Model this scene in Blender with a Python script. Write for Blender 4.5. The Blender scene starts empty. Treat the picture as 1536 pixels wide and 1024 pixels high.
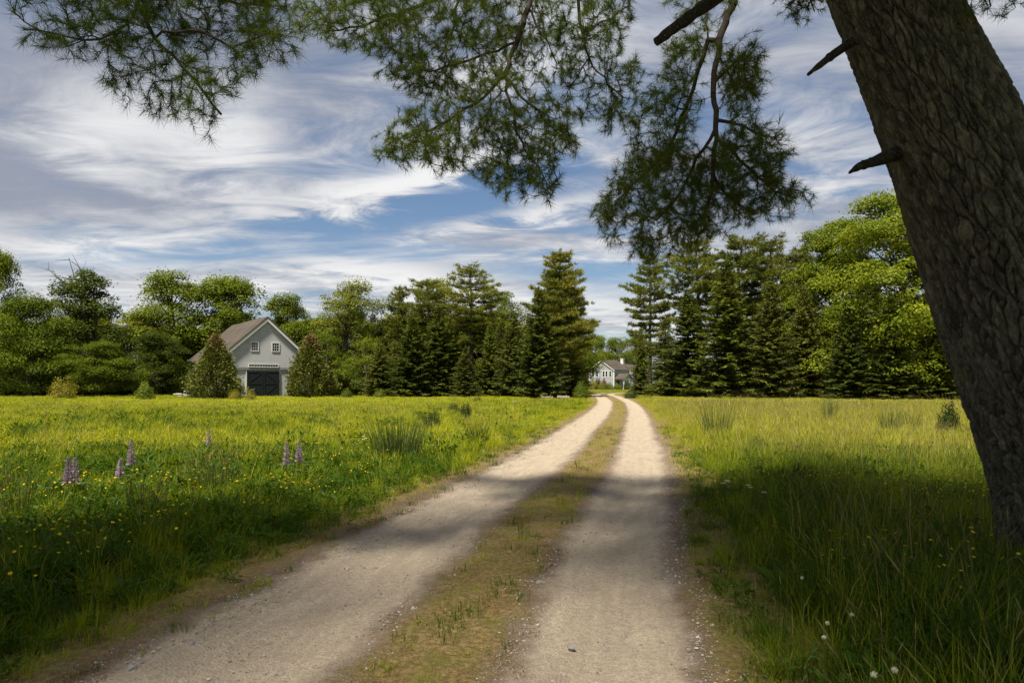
import bpy, math, random
import numpy as np
from mathutils import Vector, Matrix

R = math.radians
rnd = random.Random(7)
scene = bpy.context.scene
COL = scene.collection
F, HY, EYE = 1024.0, 575.0, 1.6          # focal length in photo pixels, horizon row, eye height


def P(px, py, d):
    return np.array([(px - 768.0) / F * d, d, EYE + (HY - py) / F * d])


# ------------------------------------------------------------------ materials
class NT:
    """small wrapper for writing node trees"""
    def __init__(self, tree):
        self.t = tree
        tree.nodes.clear()

    def n(self, typ, **kw):
        nd = self.t.nodes.new(typ)
        for k, v in kw.items():
            setattr(nd, k, v)
        return nd

    def put(self, sock, v):
        if v is None:
            return
        if isinstance(v, bpy.types.NodeSocket):
            self.t.links.new(v, sock)
        else:
            if isinstance(v, (tuple, list)) and len(v) == 3 and sock.type == 'RGBA':
                v = (*v, 1)
            sock.default_value = v

    def m(self, op, a, b=None, c=None, clamp=False):
        nd = self.n('ShaderNodeMath', operation=op, use_clamp=clamp)
        for i, v in enumerate((a, b, c)):
            self.put(nd.inputs[i], v)
        return nd.outputs[0]

    def vm(self, op, a, b=None, s=None):
        nd = self.n('ShaderNodeVectorMath', operation=op)
        self.put(nd.inputs[0], a)
        if b is not None:
            self.put(nd.inputs[1], b)
        if s is not None:
            self.put(nd.inputs['Scale'], s)
        return nd.outputs['Value'] if op in ('LENGTH', 'DOT_PRODUCT') else nd.outputs[0]

    def step(self, v, a, b, lo=0.0, hi=1.0):
        nd = self.n('ShaderNodeMapRange', interpolation_type='SMOOTHSTEP')
        self.put(nd.inputs[0], v)
        for i, x in enumerate((a, b, lo, hi)):
            nd.inputs[1 + i].default_value = x
        return nd.outputs[0]

    def lin(self, v, a, b, lo=0.0, hi=1.0):
        nd = self.n('ShaderNodeMapRange')
        self.put(nd.inputs[0], v)
        for i, x in enumerate((a, b, lo, hi)):
            nd.inputs[1 + i].default_value = x
        return nd.outputs[0]

    def mix(self, f, a, b, blend='MIX'):
        nd = self.n('ShaderNodeMix', data_type='RGBA', blend_type=blend)
        self.put(nd.inputs[0], f)
        self.put(nd.inputs[6], a)
        self.put(nd.inputs[7], b)
        return nd.outputs[2]

    def noise(self, vec, scale, detail=3, rough=0.55, dist=0.0):
        nd = self.n('ShaderNodeTexNoise')
        if vec is not None:
            self.put(nd.inputs['Vector'], vec)
        nd.inputs['Scale'].default_value = scale
        nd.inputs['Detail'].default_value = detail
        nd.inputs['Roughness'].default_value = rough
        nd.inputs['Distortion'].default_value = dist
        return nd.outputs[0]

    def voro(self, vec, scale, feature='F1', out=0):
        nd = self.n('ShaderNodeTexVoronoi', feature=feature)
        if vec is not None:
            self.put(nd.inputs['Vector'], vec)
        nd.inputs['Scale'].default_value = scale
        return nd.outputs[out]

    def mapping(self, vec, scale=(1, 1, 1), rot=(0, 0, 0), loc=(0, 0, 0)):
        nd = self.n('ShaderNodeMapping')
        self.put(nd.inputs[0], vec)
        nd.inputs['Location'].default_value = loc
        nd.inputs['Rotation'].default_value = rot
        nd.inputs['Scale'].default_value = scale
        return nd.outputs[0]

    def attr(self, name):
        return self.n('ShaderNodeAttribute', attribute_name=name).outputs['Fac']

    def bump(self, h, strength=0.3, dist=0.02):
        nd = self.n('ShaderNodeBump')
        nd.inputs['Strength'].default_value = strength
        nd.inputs['Distance'].default_value = dist
        self.put(nd.inputs['Height'], h)
        return nd.outputs[0]

    def out(self, col, rough=0.7, normal=None, spec=0.3, transl=0.0, tcol=None, metal=0.0):
        p = self.n('ShaderNodeBsdfPrincipled')
        self.put(p.inputs['Base Color'], col)
        self.put(p.inputs['Roughness'], rough)
        self.put(p.inputs['Specular IOR Level'], spec)
        self.put(p.inputs['Metallic'], metal)
        if normal is not None:
            self.put(p.inputs['Normal'], normal)
        o = self.n('ShaderNodeOutputMaterial')
        sh = p.outputs[0]
        if transl > 0:
            t = self.n('ShaderNodeBsdfTranslucent')
            self.put(t.inputs[0], tcol if tcol is not None else col)
            mx = self.n('ShaderNodeMixShader')
            mx.inputs[0].default_value = transl
            self.t.links.new(sh, mx.inputs[1])
            self.t.links.new(t.outputs[0], mx.inputs[2])
            sh = mx.outputs[0]
        self.t.links.new(sh, o.inputs[0])


def mat(name):
    m = bpy.data.materials.new(name)
    m.use_nodes = True
    return m, NT(m.node_tree)


def leafmat(name, c1, c2, transl=0.35, rough=0.55, patch=0.35, c3=None, obj_var=0.5):
    """foliage: random tone per leaf, patches of a second tone, a tone per plant"""
    m, g = mat(name)
    isl = g.n('ShaderNodeNewGeometry').outputs['Random Per Island']
    tc = g.n('ShaderNodeTexCoord').outputs['Object']
    ob = g.n('ShaderNodeObjectInfo').outputs['Random']
    nz = g.noise(tc, patch, 2)
    f = g.m('ADD', g.m('MULTIPLY', isl, 0.45), g.m('MULTIPLY', g.step(nz, .35, .65), 0.55))
    f = g.m('ADD', f, g.m('MULTIPLY', g.m('SUBTRACT', ob, 0.5), obj_var), clamp=True)
    col = g.mix(f, c1, c2)
    if c3:
        col = g.mix(g.m('GREATER_THAN', isl, 0.93), col, c3)
    tcol = g.mix(1.0, col, (1.3, 1.25, 0.4), 'MULTIPLY')
    g.out(col, rough, None, 0.08, transl, tcol)
    return m


M = {}
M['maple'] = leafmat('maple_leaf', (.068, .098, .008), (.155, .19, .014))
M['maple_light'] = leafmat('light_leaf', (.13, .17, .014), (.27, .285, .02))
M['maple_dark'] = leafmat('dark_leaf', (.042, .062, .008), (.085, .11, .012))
M['oak'] = leafmat('oak_leaf', (.12, .145, .02), (.24, .24, .035))
M['spruce'] = leafmat('spruce_needle', (.045, .066, .010), (.13, .15, .018), .22, .6)
M['spruce_olive'] = leafmat('olive_needle', (.06, .075, .012), (.15, .155, .026), .2, .6)
M['pine'] = leafmat('pine_needle', (.085, .105, .018), (.18, .19, .032), .25, .6)
M['pine_gold'] = leafmat('golden_needle', (.12, .14, .025), (.34, .30, .06), .25, .6)
M['bough'] = leafmat('bough_needle', (.046, .078, .017), (.112, .146, .027), .38, .5, .8)
M['shrub'] = leafmat('shrub_leaf', (.075, .105, .010), (.15, .18, .018), .3)
M['shrub_yellow'] = leafmat('yellow_shrub_leaf', (.18, .17, .02), (.26, .22, .03), .3)
M['shrub_red'] = leafmat('red_shrub_leaf', (.1, .035, .03), (.2, .07, .04), .3)
M['shrub_dark'] = leafmat('dark_shrub_leaf', (.022, .036, .007), (.045, .062, .010), .15)
# field plants
M['g_green'] = leafmat('field_grass', (.15, .20, .009), (.31, .34, .012), .45, .6, .25, (.36, .32, .06))
M['g_yellow'] = leafmat('yellow_grass', (.24, .28, .010), (.41, .41, .016), .45, .6, .25, (.45, .4, .09))
M['g_straw'] = leafmat('straw_grass', (.28, .27, .025), (.47, .42, .08), .45, .6, .25, (.46, .4, .16))
M['g_lush'] = leafmat('lush_grass', (.040, .085, .006), (.095, .15, .010), .4, .5, .4)
M['forb'] = leafmat('broad_leaf', (.038, .085, .008), (.085, .14, .012), .35, .45, .5)
M['head'] = leafmat('seed_head', (.17, .14, .06), (.30, .25, .11), .3, .7)
M['rush'] = leafmat('rush_stem', (.05, .085, .018), (.12, .14, .035), .25, .6, .8)
M['thatch'] = leafmat('dry_litter', (.11, .07, .03), (.24, .15, .07), .2, .8, 2.)
M['lupine_leaf'] = leafmat('lupine_leaf', (.04, .08, .02), (.07, .12, .03), .3)


def plain(name, col, rough=.7, var=.15, scale=6., bump=.0, spec=.3, stretch=(1, 1, 1)):
    m, g = mat(name)
    tc = g.mapping(g.n('ShaderNodeTexCoord').outputs['Object'], stretch)
    nz = g.noise(tc, scale, 5, .6)
    c = g.mix(nz, tuple(x * (1 - var) for x in col), tuple(x * (1 + var) for x in col))
    g.out(c, rough, g.bump(nz, bump, .02) if bump else None, spec)
    return m


M['bark'] = plain('tree_bark', (.085, .07, .055), .9, .5, 3., .5, .1, (1, 1, .25))
M['bark_pale'] = plain('pale_bark', (.3, .27, .22), .9, .3, 3., .3, .1, (1, 1, .4))
M['twig'] = plain('twig_bark', (.05, .04, .03), .9, .4, 8., .5, .1, (1, 1, .4))
M['deadwood'] = plain('dead_wood', (.19, .16, .13), .9, .35, 4., .5, .1, (1, 1, .3))
M['white'] = plain('white_trim', (.62, .61, .57), .6, .06, 4.)
M['grey_rock'] = plain('grey_stone', (.24, .225, .205), .85, .35, 30., .4)
M['purple'] = leafmat('lupine_petal', (.2, .12, .34), (.42, .3, .5), .3, .6, 5., (.6, .5, .6))
M['yellow'] = leafmat('yellow_petal', (.65, .45, .01), (.8, .6, .02), .3, .5)
M['orange'] = leafmat('orange_petal', (.7, .3, .01), (.8, .4, .02), .3, .5)
M['petal_white'] = leafmat('white_petal', (.7, .7, .64), (.8, .8, .74), .4, .6)
M['tin'] = plain('dark_rail', (.06, .065, .065), .5, .2)
M['board'] = plain('weathered_board', (.42, .4, .37), .8, .3, 3., .3, .2, (1, .2, 1))

m, g = mat('barn_clapboard')
tc = g.n('ShaderNodeTexCoord').outputs['Object']
sep = g.n('ShaderNodeSeparateXYZ'); g.put(sep.inputs[0], tc)
bz = g.m('FRACT', g.m('DIVIDE', sep.outputs[2], .2))
row = g.m('FLOOR', g.m('DIVIDE', sep.outputs[2], .2))
cmb = g.n('ShaderNodeCombineXYZ')
g.put(cmb.inputs[0], g.m('MULTIPLY', g.m('ADD', sep.outputs[0], sep.outputs[1]), .35)); g.put(cmb.inputs[1], g.m('MULTIPLY', row, 7.31))
nz = g.noise(cmb.outputs[0], 1.3, 3); nz2 = g.noise(g.mapping(tc, (1, 1, .3)), .8, 5)
c = g.mix(nz, (.35, .35, .345), (.45, .447, .44))
c = g.mix(g.step(nz2, .45, .75, 0, .5), c, (.29, .295, .288))
c = g.mix(g.step(bz, .16, .0, 0, .7), c, (.11, .115, .12))
g.out(c, .7, g.bump(g.m('SUBTRACT', 1., bz), .6, .02), .25); M['clapboard'] = m
m, g = mat('roof_shingle')
tc = g.n('ShaderNodeTexCoord').outputs['Object']
br = g.n('ShaderNodeTexBrick'); g.put(br.inputs['Vector'], g.mapping(tc, (1, 1, 1), (R(90), 0, R(90))))
br.inputs['Scale'].default_value = 2.2; br.inputs['Mortar Size'].default_value = .03
g.put(br.inputs[1], (.06, .048, .037)); g.put(br.inputs[2], (.082, .065, .05)); g.put(br.inputs[3], (.04, .032, .025))
c = g.mix(g.step(g.noise(g.mapping(tc, (1, 1, .3)), .5, 5), .35, .7, 0, .6), br.outputs[0], (.095, .08, .066))
g.out(c, .9, None, .2); M['shingle'] = m
m, g = mat('barn_door_paint')
tc = g.n('ShaderNodeTexCoord').outputs['Object']
sep = g.n('ShaderNodeSeparateXYZ'); g.put(sep.inputs[0], tc)
bx = g.m('FRACT', g.m('DIVIDE', sep.outputs[0], .23))
c = g.mix(g.noise(tc, 2., 4), (.011, .014, .014), (.023, .028, .027))
c = g.mix(g.step(bx, .1, .0), c, (.01, .012, .012))
g.out(c, .75, None, .08); M['door'] = m
m, g = mat('window_glass'); g.out((.012, .014, .016), .08, None, .5); M['glass'] = m

m, g = mat('cedar_foliage')          # green below, die-back turned the leader brown
tc = g.n('ShaderNodeTexCoord').outputs['Object']
isl = g.n('ShaderNodeNewGeometry').outputs['Random Per Island']
sep = g.n('ShaderNodeSeparateXYZ'); g.put(sep.inputs[0], tc)
br = g.step(g.m('ADD', sep.outputs[2], g.m('MULTIPLY', g.m('SUBTRACT', g.noise(tc, 1.1, 3), .5), 3.6)), 4.7, 7.0)
gr = g.mix(isl, (.06, .075, .010), (.18, .185, .03))
c = g.mix(g.m('MULTIPLY', br, g.m('ADD', .5, g.m('MULTIPLY', isl, .5))), gr, (.2, .115, .045))
g.out(c, .65, None, .2, .15, c); M['cedar'] = m

m, g = mat('field_soil')
tc = g.n('ShaderNodeTexCoord').outputs['Object']
c = g.mix(g.noise(tc, .25, 4), (.06, .085, .012), (.15, .16, .02))
c = g.mix(g.step(g.noise(tc, 3., 4), .4, .7, 0, .7), c, (.06, .05, .018))
g.out(c, .95, g.bump(g.noise(tc, 20., 4), .5, .03), .1); M['soil'] = m

# two wheel tracks of pale sand and gravel; s = metres across, t = metres along
m, g = mat('track_gravel')
tc = g.n('ShaderNodeTexCoord').outputs['Object']
s, t = g.attr('across'), g.attr('along')
st = g.n('ShaderNodeCombineXYZ'); g.put(st.inputs[0], s); g.put(st.inputs[1], g.m('MULTIPLY', t, .12))
wob = g.m('ADD', g.m('MULTIPLY', g.m('SUBTRACT', g.noise(tc, .9, 4, .6), .5), .42), g.m('MULTIPLY', g.m('SUBTRACT', g.noise(tc, 9., 3, .6), .5), .22))
sw = g.m('ADD', s, wob)
def band(a, b, w):
    return g.m('MULTIPLY', g.step(sw, a - w, a + w), g.step(sw, b - w, b + w, 1., 0.))
track = g.m('MAXIMUM', band(-1.66, -.50, .15), band(.47, 1.38, .13))
wide = g.m('MAXIMUM', band(-1.88, -.38, .16), band(.34, 1.52, .14))
fine = g.noise(tc, 70., 4, .7)
grain = g.noise(tc, 260., 2, .7)
streak = g.noise(st.outputs[0], 9., 4, .6)
peb = g.voro(tc, 55.)
pebcol = g.voro(tc, 55., 'F1', 1)
sand = g.mix(g.step(fine, .3, .7), (.35, .285, .20), (.53, .445, .325))
mott = g.noise(tc, 24., 5, .75)
sand = g.mix(g.step(mott, .42, .66, 0, .7), sand, (.24, .19, .14))
sand = g.mix(g.step(streak, .35, .72, 0, .6), sand, (.28, .22, .16))
sand = g.mix(g.step(g.noise(tc, 2.2, 5, .65), .42, .72, 0, .5), sand, (.30, .24, .175))
sand = g.mix(g.step(grain, .52, .68, 0, .55), sand, (.2, .16, .12))
sand = g.mix(g.m('MULTIPLY', g.step(peb, .34, .2), g.step(g.noise(tc, 14., 3), .42, .58, 0, .95)), sand, g.mix(.85, pebcol, (.2, .17, .135), 'MIX'))
edge = g.mix(fine, (.085, .058, .038), (.22, .155, .11))
edge = g.mix(g.m('MULTIPLY', g.step(peb, .36, .22), .75), edge, g.mix(.85, pebcol, (.26, .22, .185)))
edge = g.mix(g.step(grain, .5, .62, 0, .5), edge, (.08, .055, .035))
thatch = g.mix(g.step(g.noise(tc, 26., 5, .7), .35, .68), (.12, .085, .030), (.29, .205, .085))
thatch = g.mix(g.step(g.noise(tc, 3.6, 6, .7), .45, .65, 0, .6), thatch, (.12, .125, .022))
thatch = g.mix(g.step(g.noise(tc, 120., 2, .6), .5, .7, 0, .6), thatch, (.05, .036, .016))
c = g.mix(wide, thatch, edge)
c = g.mix(track, c, sand)
hgt = g.m('ADD', g.m('ADD', fine, g.m('MULTIPLY', grain, .5)), g.m('MULTIPLY', peb, -.8))
g.out(c, .95, g.bump(g.m('ADD', hgt, mott), .8, .018), .1); M['track'] = m

m, g = mat('pine_bark')
tc = g.n('ShaderNodeTexCoord').outputs['Object']
zs = g.mapping(tc, (1, 1, .35))
c = g.mix(g.step(g.noise(zs, 14., 5, .65), .3, .7), (.05, .049, .042), (.125, .118, .10))
c = g.mix(1., c, g.mix(g.attr('flake'), (.4, .37, .34), (2.1, 2.0, 1.7)), 'MULTIPLY')
c = g.mix(g.step(g.noise(zs, 60., 3, .7), .5, .68, 0, .55), c, (.055, .045, .034))
c = g.mix(g.step(g.noise(tc, 75., 3, .7), .62, .70, 0, .85), c, (.42, .40, .32))
c = g.mix(g.step(g.noise(tc, 4.5, 5, .7), .56, .68, 0, .5), c, (.15, .15, .10))      # lichen
c = g.mix(g.step(g.noise(tc, 2.3, 6, .7), .6, .7, 0, .55), c, (.17, .175, .035))      # moss
g.out(c, .9, g.bump(g.m('ADD', g.noise(zs, 50., 5, .75), g.noise(tc, 130., 3, .7)), 1., .016), .1); M['pinebark'] = m


# ------------------------------------------------------------------ mesh helpers
def mesh(name, V, T=None, Q=None, mats=(), idx=None, smooth=False):
    V = np.asarray(V, dtype=np.float32).reshape(-1, 3)
    T = np.zeros((0, 3), int) if T is None else np.asarray(T, int).reshape(-1, 3)
    Q = np.zeros((0, 4), int) if Q is None else np.asarray(Q, int).reshape(-1, 4)
    me = bpy.data.meshes.new(name)
    me.vertices.add(len(V)); me.vertices.foreach_set('co', V.ravel())
    nl = 3 * len(T) + 4 * len(Q)
    me.loops.add(nl); me.loops.foreach_set('vertex_index', np.concatenate([T.ravel(), Q.ravel()]).astype(np.int32))
    me.polygons.add(len(T) + len(Q))
    me.polygons.foreach_set('loop_start', np.concatenate([np.arange(len(T)) * 3, 3 * len(T) + np.arange(len(Q)) * 4]).astype(np.int32))
    for mt in mats:
        me.materials.append(mt)
    if idx is not None:
        me.polygons.foreach_set('material_index', np.asarray(idx, dtype=np.int32))
    me.polygons.foreach_set('use_smooth', np.full(len(T) + len(Q), smooth))
    me.update(calc_edges=True)
    return me


class MB:
    """collects geometry; triangles and quads with a material index each"""
    def __init__(self):
        self.V, self.T, self.Q, self.ti, self.qi, self.n = [], [], [], [], [], 0

    def add(self, V, T=None, Q=None, mi=0):
        V = np.asarray(V, float).reshape(-1, 3)
        self.V.append(V)
        if T is not None and len(T):
            T = np.asarray(T, int).reshape(-1, 3); self.T.append(T + self.n); self.ti.append(np.full(len(T), mi))
        if Q is not None and len(Q):
            Q = np.asarray(Q, int).reshape(-1, 4); self.Q.append(Q + self.n); self.qi.append(np.full(len(Q), mi))
        self.n += len(V)
        return self

    def box(self, a, b, mi=0):
        (x0, y0, z0), (x1, y1, z1) = a, b
        V = [(x, y, z) for z in (z0, z1) for y in (y0, y1) for x in (x0, x1)]
        return self.add(V, None, [(0, 2, 3, 1), (4, 5, 7, 6), (0, 1, 5, 4), (2, 6, 7, 3), (0, 4, 6, 2), (1, 3, 7, 5)], mi)

    def prism(self, poly, y0, y1, mi=0):
        """poly: (x, z) outline; extruded along y"""
        n = len(poly)
        V = [(x, y0, z) for x, z in poly] + [(x, y1, z) for x, z in poly]
        Q = [(i, (i + 1) % n, n + (i + 1) % n, n + i) for i in range(n)]
        from mathutils.geometry import tessellate_polygon
        tr = tessellate_polygon([[Vector((x, z, 0)) for x, z in poly]])
        T = [tuple(t) for t in tr] + [tuple(n + k for k in reversed(t)) for t in tr]
        return self.add(V, T, Q, mi)

    def cards(self, C, U, W, l, w, mi=0):
        """diamond leaves centred at C, along U, across W"""
        C, U, W = (np.asarray(a, float) for a in (C, U, W))
        l = np.broadcast_to(np.asarray(l, float), (len(C),))[:, None]; w = np.broadcast_to(np.asarray(w, float), (len(C),))[:, None]
        V = np.stack([C - U * l / 2, C + W * w / 2, C + U * l / 2, C - W * w / 2], 1)
        k = np.arange(len(C))[:, None] * 4
        return self.add(V, None, k + np.array([[0, 1, 2, 3]]), mi)

    def spikes(self, C, U, W, l, w, mi=0):
        """needles: thin triangles from C along U"""
        C, U, W = (np.asarray(a, float) for a in (C, U, W))
        l = np.broadcast_to(np.asarray(l, float), (len(C),))[:, None]; w = np.broadcast_to(np.asarray(w, float), (len(C),))[:, None]
        V = np.stack([C - W * w / 2, C + W * w / 2, C + U * l], 1)
        k = np.arange(len(C))[:, None] * 3
        return self.add(V, k + np.array([[0, 1, 2]]), None, mi)

    def segs(self, A, B, ra, rb, sides=5, mi=0):
        A, B = np.asarray(A, float), np.asarray(B, float)
        d = B - A
        L = np.linalg.norm(d, axis=1, keepdims=True); L[L == 0] = 1
        d = d / L
        h = np.where(np.abs(d[:, 2:3]) > .9, np.array([[1., 0, 0]]), np.array([[0, 0, 1.]]))
        u = np.cross(d, h); u /= np.linalg.norm(u, axis=1, keepdims=True)
        v = np.cross(d, u)
        th = np.arange(sides) * 2 * np.pi / sides
        ring = u[:, None, :] * np.cos(th)[None, :, None] + v[:, None, :] * np.sin(th)[None, :, None]
        ra = np.broadcast_to(np.asarray(ra, float), (len(A),))[:, None, None]; rb = np.broadcast_to(np.asarray(rb, float), (len(A),))[:, None, None]
        V = np.concatenate([A[:, None] + ring * ra, B[:, None] + ring * rb], 1)
        i = np.arange(sides); j = (i + 1) % sides
        q = np.stack([i, j, j + sides, i + sides], 1)
        k = np.arange(len(A))[:, None, None] * 2 * sides
        return self.add(V, None, (k + q[None]).reshape(-1, 4), mi)

    def tube(self, pts, rad, sides=8, mi=0, cap=True):
        pts = np.asarray(pts, float); n = len(pts)
        rad = np.broadcast_to(np.asarray(rad, float), (n,))
        tan = np.gradient(pts, axis=0); tan /= np.linalg.norm(tan, axis=1, keepdims=True)
        ref = np.array([0, 1., 0]) if abs(tan[0][1]) < .8 else np.array([1., 0, 0])
        V = []
        for p, t_, r_ in zip(pts, tan, rad):
            u = np.cross(ref, t_); u /= np.linalg.norm(u); v = np.cross(t_, u)
            th = np.arange(sides) * 2 * np.pi / sides
            V.append(p + r_ * (u * np.cos(th)[:, None] + v * np.sin(th)[:, None]))
        V = np.concatenate(V)
        i = np.arange(sides); j = (i + 1) % sides
        q = np.stack([i, j, j + sides, i + sides], 1)
        Q = (np.arange(n - 1)[:, None, None] * sides + q[None]).reshape(-1, 4)
        T = []
        if cap:
            V = np.concatenate([V, pts[-1:] + tan[-1:] * rad[-1] * .5])
            T = [((n - 1) * sides + a, (n - 1) * sides + b, n * sides) for a, b in zip(i, j)]
        return self.add(V, T, Q, mi)

    def mesh(self, name, mats, smooth=False):
        cat = lambda a, w: np.concatenate(a) if a else np.zeros((0, w), int)
        T, Q = cat(self.T, 3), cat(self.Q, 4)
        idx = np.concatenate([np.concatenate(self.ti) if self.ti else np.zeros(0), np.concatenate(self.qi) if self.qi else np.zeros(0)])
        return mesh(name, np.concatenate(self.V), T, Q, mats, idx, smooth)


def link(name, me, parent=None, loc=None):
    o = bpy.data.objects.new(name, me)
    COL.objects.link(o)
    if parent is not None:
        o.parent = parent
    if loc is not None:
        o.location = loc
    return o


def tag(o, label=None, cat=None, group=None, kind=None):
    if label: o['label'] = label
    if cat: o['category'] = cat
    if group: o['group'] = group
    if kind: o['kind'] = kind
    return o


def empty(name, loc, label, cat, group=None, rz=0.0, sc=1.0):
    o = bpy.data.objects.new(name, None)
    COL.objects.link(o)
    o.location = loc; o.rotation_euler = (0, 0, rz)
    o.scale = (sc,) * 3 if isinstance(sc, (int, float)) else sc
    o.empty_display_size = .2
    return tag(o, label, cat, group)


def unit(a):
    return a / np.maximum(np.linalg.norm(a, axis=-1, keepdims=True), 1e-9)


def sphere(g_, n):
    return unit(g_.normal(size=(n, 3)))


def perp(U, g_):
    return unit(np.cross(U, sphere(g_, len(U))))


# ------------------------------------------------------------------ far trees
def deciduous(seed, H, Rc, base=.1, clumps=85, leaves=150, leaf=.3, flat=.6, shape=.7, bare=0):
    clumps = int(clumps * 1.6); big = H >= 20; leaf *= .85 if big else .72; leaves = int(leaves * (1.8 if big else 2.4)); flat = min(flat + (.08 if big else .2), .95)
    g_ = np.random.default_rng(seed)
    wood, leafb = MB(), MB()
    nz = 9
    zz = np.linspace(0, .8 * H, nz)
    axis = np.stack([np.cumsum(g_.normal(0, .012 * H, nz)), np.cumsum(g_.normal(0, .012 * H, nz)), zz], 1)
    axis[0, :2] = 0
    wood.tube(axis, np.linspace(.022 * H, .006 * H, nz), 8)
    ph = g_.uniform(0, 6.28, 4)
    C = []
    while len(C) < clumps:
        h = g_.uniform(base, .96)
        q = (h - base) / (1 - base)
        env = max(math.sin(math.pi * min(1, .12 + .88 * q ** shape)), 0) ** .5 if q < .999 else 0
        th = g_.uniform(0, 6.283)
        lob = 1 + .2 * math.sin(3 * th + ph[0] + 5 * q) + .16 * math.sin(5 * th + ph[1] - 7 * q)
        r = Rc * env * lob * math.sqrt(g_.uniform(.12, 1.05))
        C.append((r * math.cos(th), r * math.sin(th), h * H))
    C = np.array(C)
    for c in C[:: 3]:                                   # a limb to every second clump
        k = min(int(max(c[2] - .25 * np.hypot(c[0], c[1]) - .1 * H, .12 * H) / (.8 * H) * (nz - 1)), nz - 1)
        a = axis[k]
        mid = (a + c) / 2 + np.array([0, 0, -.03 * H]) + g_.normal(0, .02 * H, 3)
        pts = [a, .5 * (a + mid) + g_.normal(0, .01 * H, 3), mid, .5 * (mid + c), c]
        wood.tube(pts, np.linspace(.007 * H, .0015 * H, 5), 5)
    for k in range(bare):                               # dead leaders standing clear of the leaves
        a = axis[-1 - k % 4]
        e = a + np.array([-g_.uniform(.02, .26) * H, -g_.uniform(.02, .12) * H, g_.uniform(.12, .30) * H])
        wood.tube([a, (a + e) / 2 + g_.normal(0, .02 * H, 3), e], [.006 * H, .004 * H, .0015 * H], 5)
        for _ in range(5):
            b = a + (e - a) * g_.uniform(.3, .95)
            wood.tube([b, b + g_.normal(0, .06 * H, 3)], [.0026 * H, .001 * H], 4)
    for c in C:
        rc = Rc * (.12 + .24 * g_.random() ** 1.3)
        n = int(leaves * (rc / (.25 * Rc)) ** 2)
        d = sphere(g_, n); d = d[d[:, 2] > -.45]
        n = len(d)
        pos = c + rc * d * np.array([1, 1, flat]) * (.55 + .5 * g_.random((n, 1)) ** .7)
        spr = g_.random((n, 1)) < .1                    # loose sprigs break the outline
        pos = pos + spr * rc * d * g_.uniform(.2, .65, (n, 1)) * np.array([1, 1, flat])
        nrm = unit(d * .6 + np.array([0, 0, .55]) + g_.normal(0, .45, (n, 3)))
        U = perp(nrm, g_); W = np.cross(nrm, U)
        sz = leaf * g_.uniform(.6, 1.25, n)
        leafb.cards(pos, U, W, sz, sz * .75)
    return wood, leafb


def spruce(seed, H, Rb, gap=.045, dense=1.0):
    g_ = np.random.default_rng(seed)
    wood, nd = MB(), MB()
    wood.tube(np.stack([np.zeros(8), np.zeros(8), np.linspace(0, .98 * H, 8)], 1), np.linspace(.016 * H, .002 * H, 8), 7)
    h = .02 * H
    A, B = [], []
    while h < .985 * H:
        q = h / H
        env = Rb * (1 - q) ** .85 * (1 if q > .06 else .75)
        nb = int((8 if q < .8 else 6) * dense) + 1
        off = g_.uniform(0, 6.28)
        for k in range(nb):
            L = env * g_.uniform(.45, 1.2) + .12
            th = off + 6.283 * (k + g_.uniform(-.3, .3)) / nb
            dr = np.array([math.cos(th), math.sin(th), 0])
            side = np.array([-dr[1], dr[0], 0])
            npt = max(3, int(L * 6.5))
            f = (np.arange(npt) + g_.random(npt) * .8) / npt
            f = f[f > .12]
            droop = g_.uniform(.18, .42) * (1 - q * .9) - .28 * q
            cz = h - droop * L * f + .2 * L * f ** 2.5
            pts = dr[None] * (f * L)[:, None]; pts = np.concatenate([pts[:, :2], cz[:, None]], 1)
            A.append([0, 0, h]); B.append(pts[-1] if len(pts) else [0, 0, h])
            for sgn in (-1, 1, 0):
                n = len(f)
                U = dr * (.6 if sgn else 1.) + side * sgn * .8 + np.array([0, 0, -.18]) + g_.normal(0, .22, (n, 3))
                U = unit(U); W = unit(np.cross(U, np.array([0, 0, 1.]) + g_.normal(0, .5, (n, 3))))
                l = (.28 * L * (1 - f) + .24) * g_.uniform(.7, 1.2, n)
                nd.cards(pts + U * (l / 2)[:, None], U, W, l, l * .34)
            n = len(f)                                  # hanging twiglets
            U = unit(np.array([0, 0, -1.]) + dr * .5 + g_.normal(0, .35, (n, 3))); W = perp(U, g_)
            nd.cards(pts + U * .12, U, W, .3, .1)
        h += gap * H * g_.uniform(.42, .8) * (1.0 if q < .6 else .8)
    n = 14
    U = unit(np.array([0, 0, 1.]) + g_.normal(0, .35, (n, 3))); W = perp(U, g_)
    nd.cards(np.array([0, 0, H * .97]) + U * .12 + np.array([[0, 0, 1]]) * g_.random((n, 1)) * .03 * H, U, W, .35, .1)
    wood.segs(A, B, .02, .006, 4)
    return wood, nd


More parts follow.
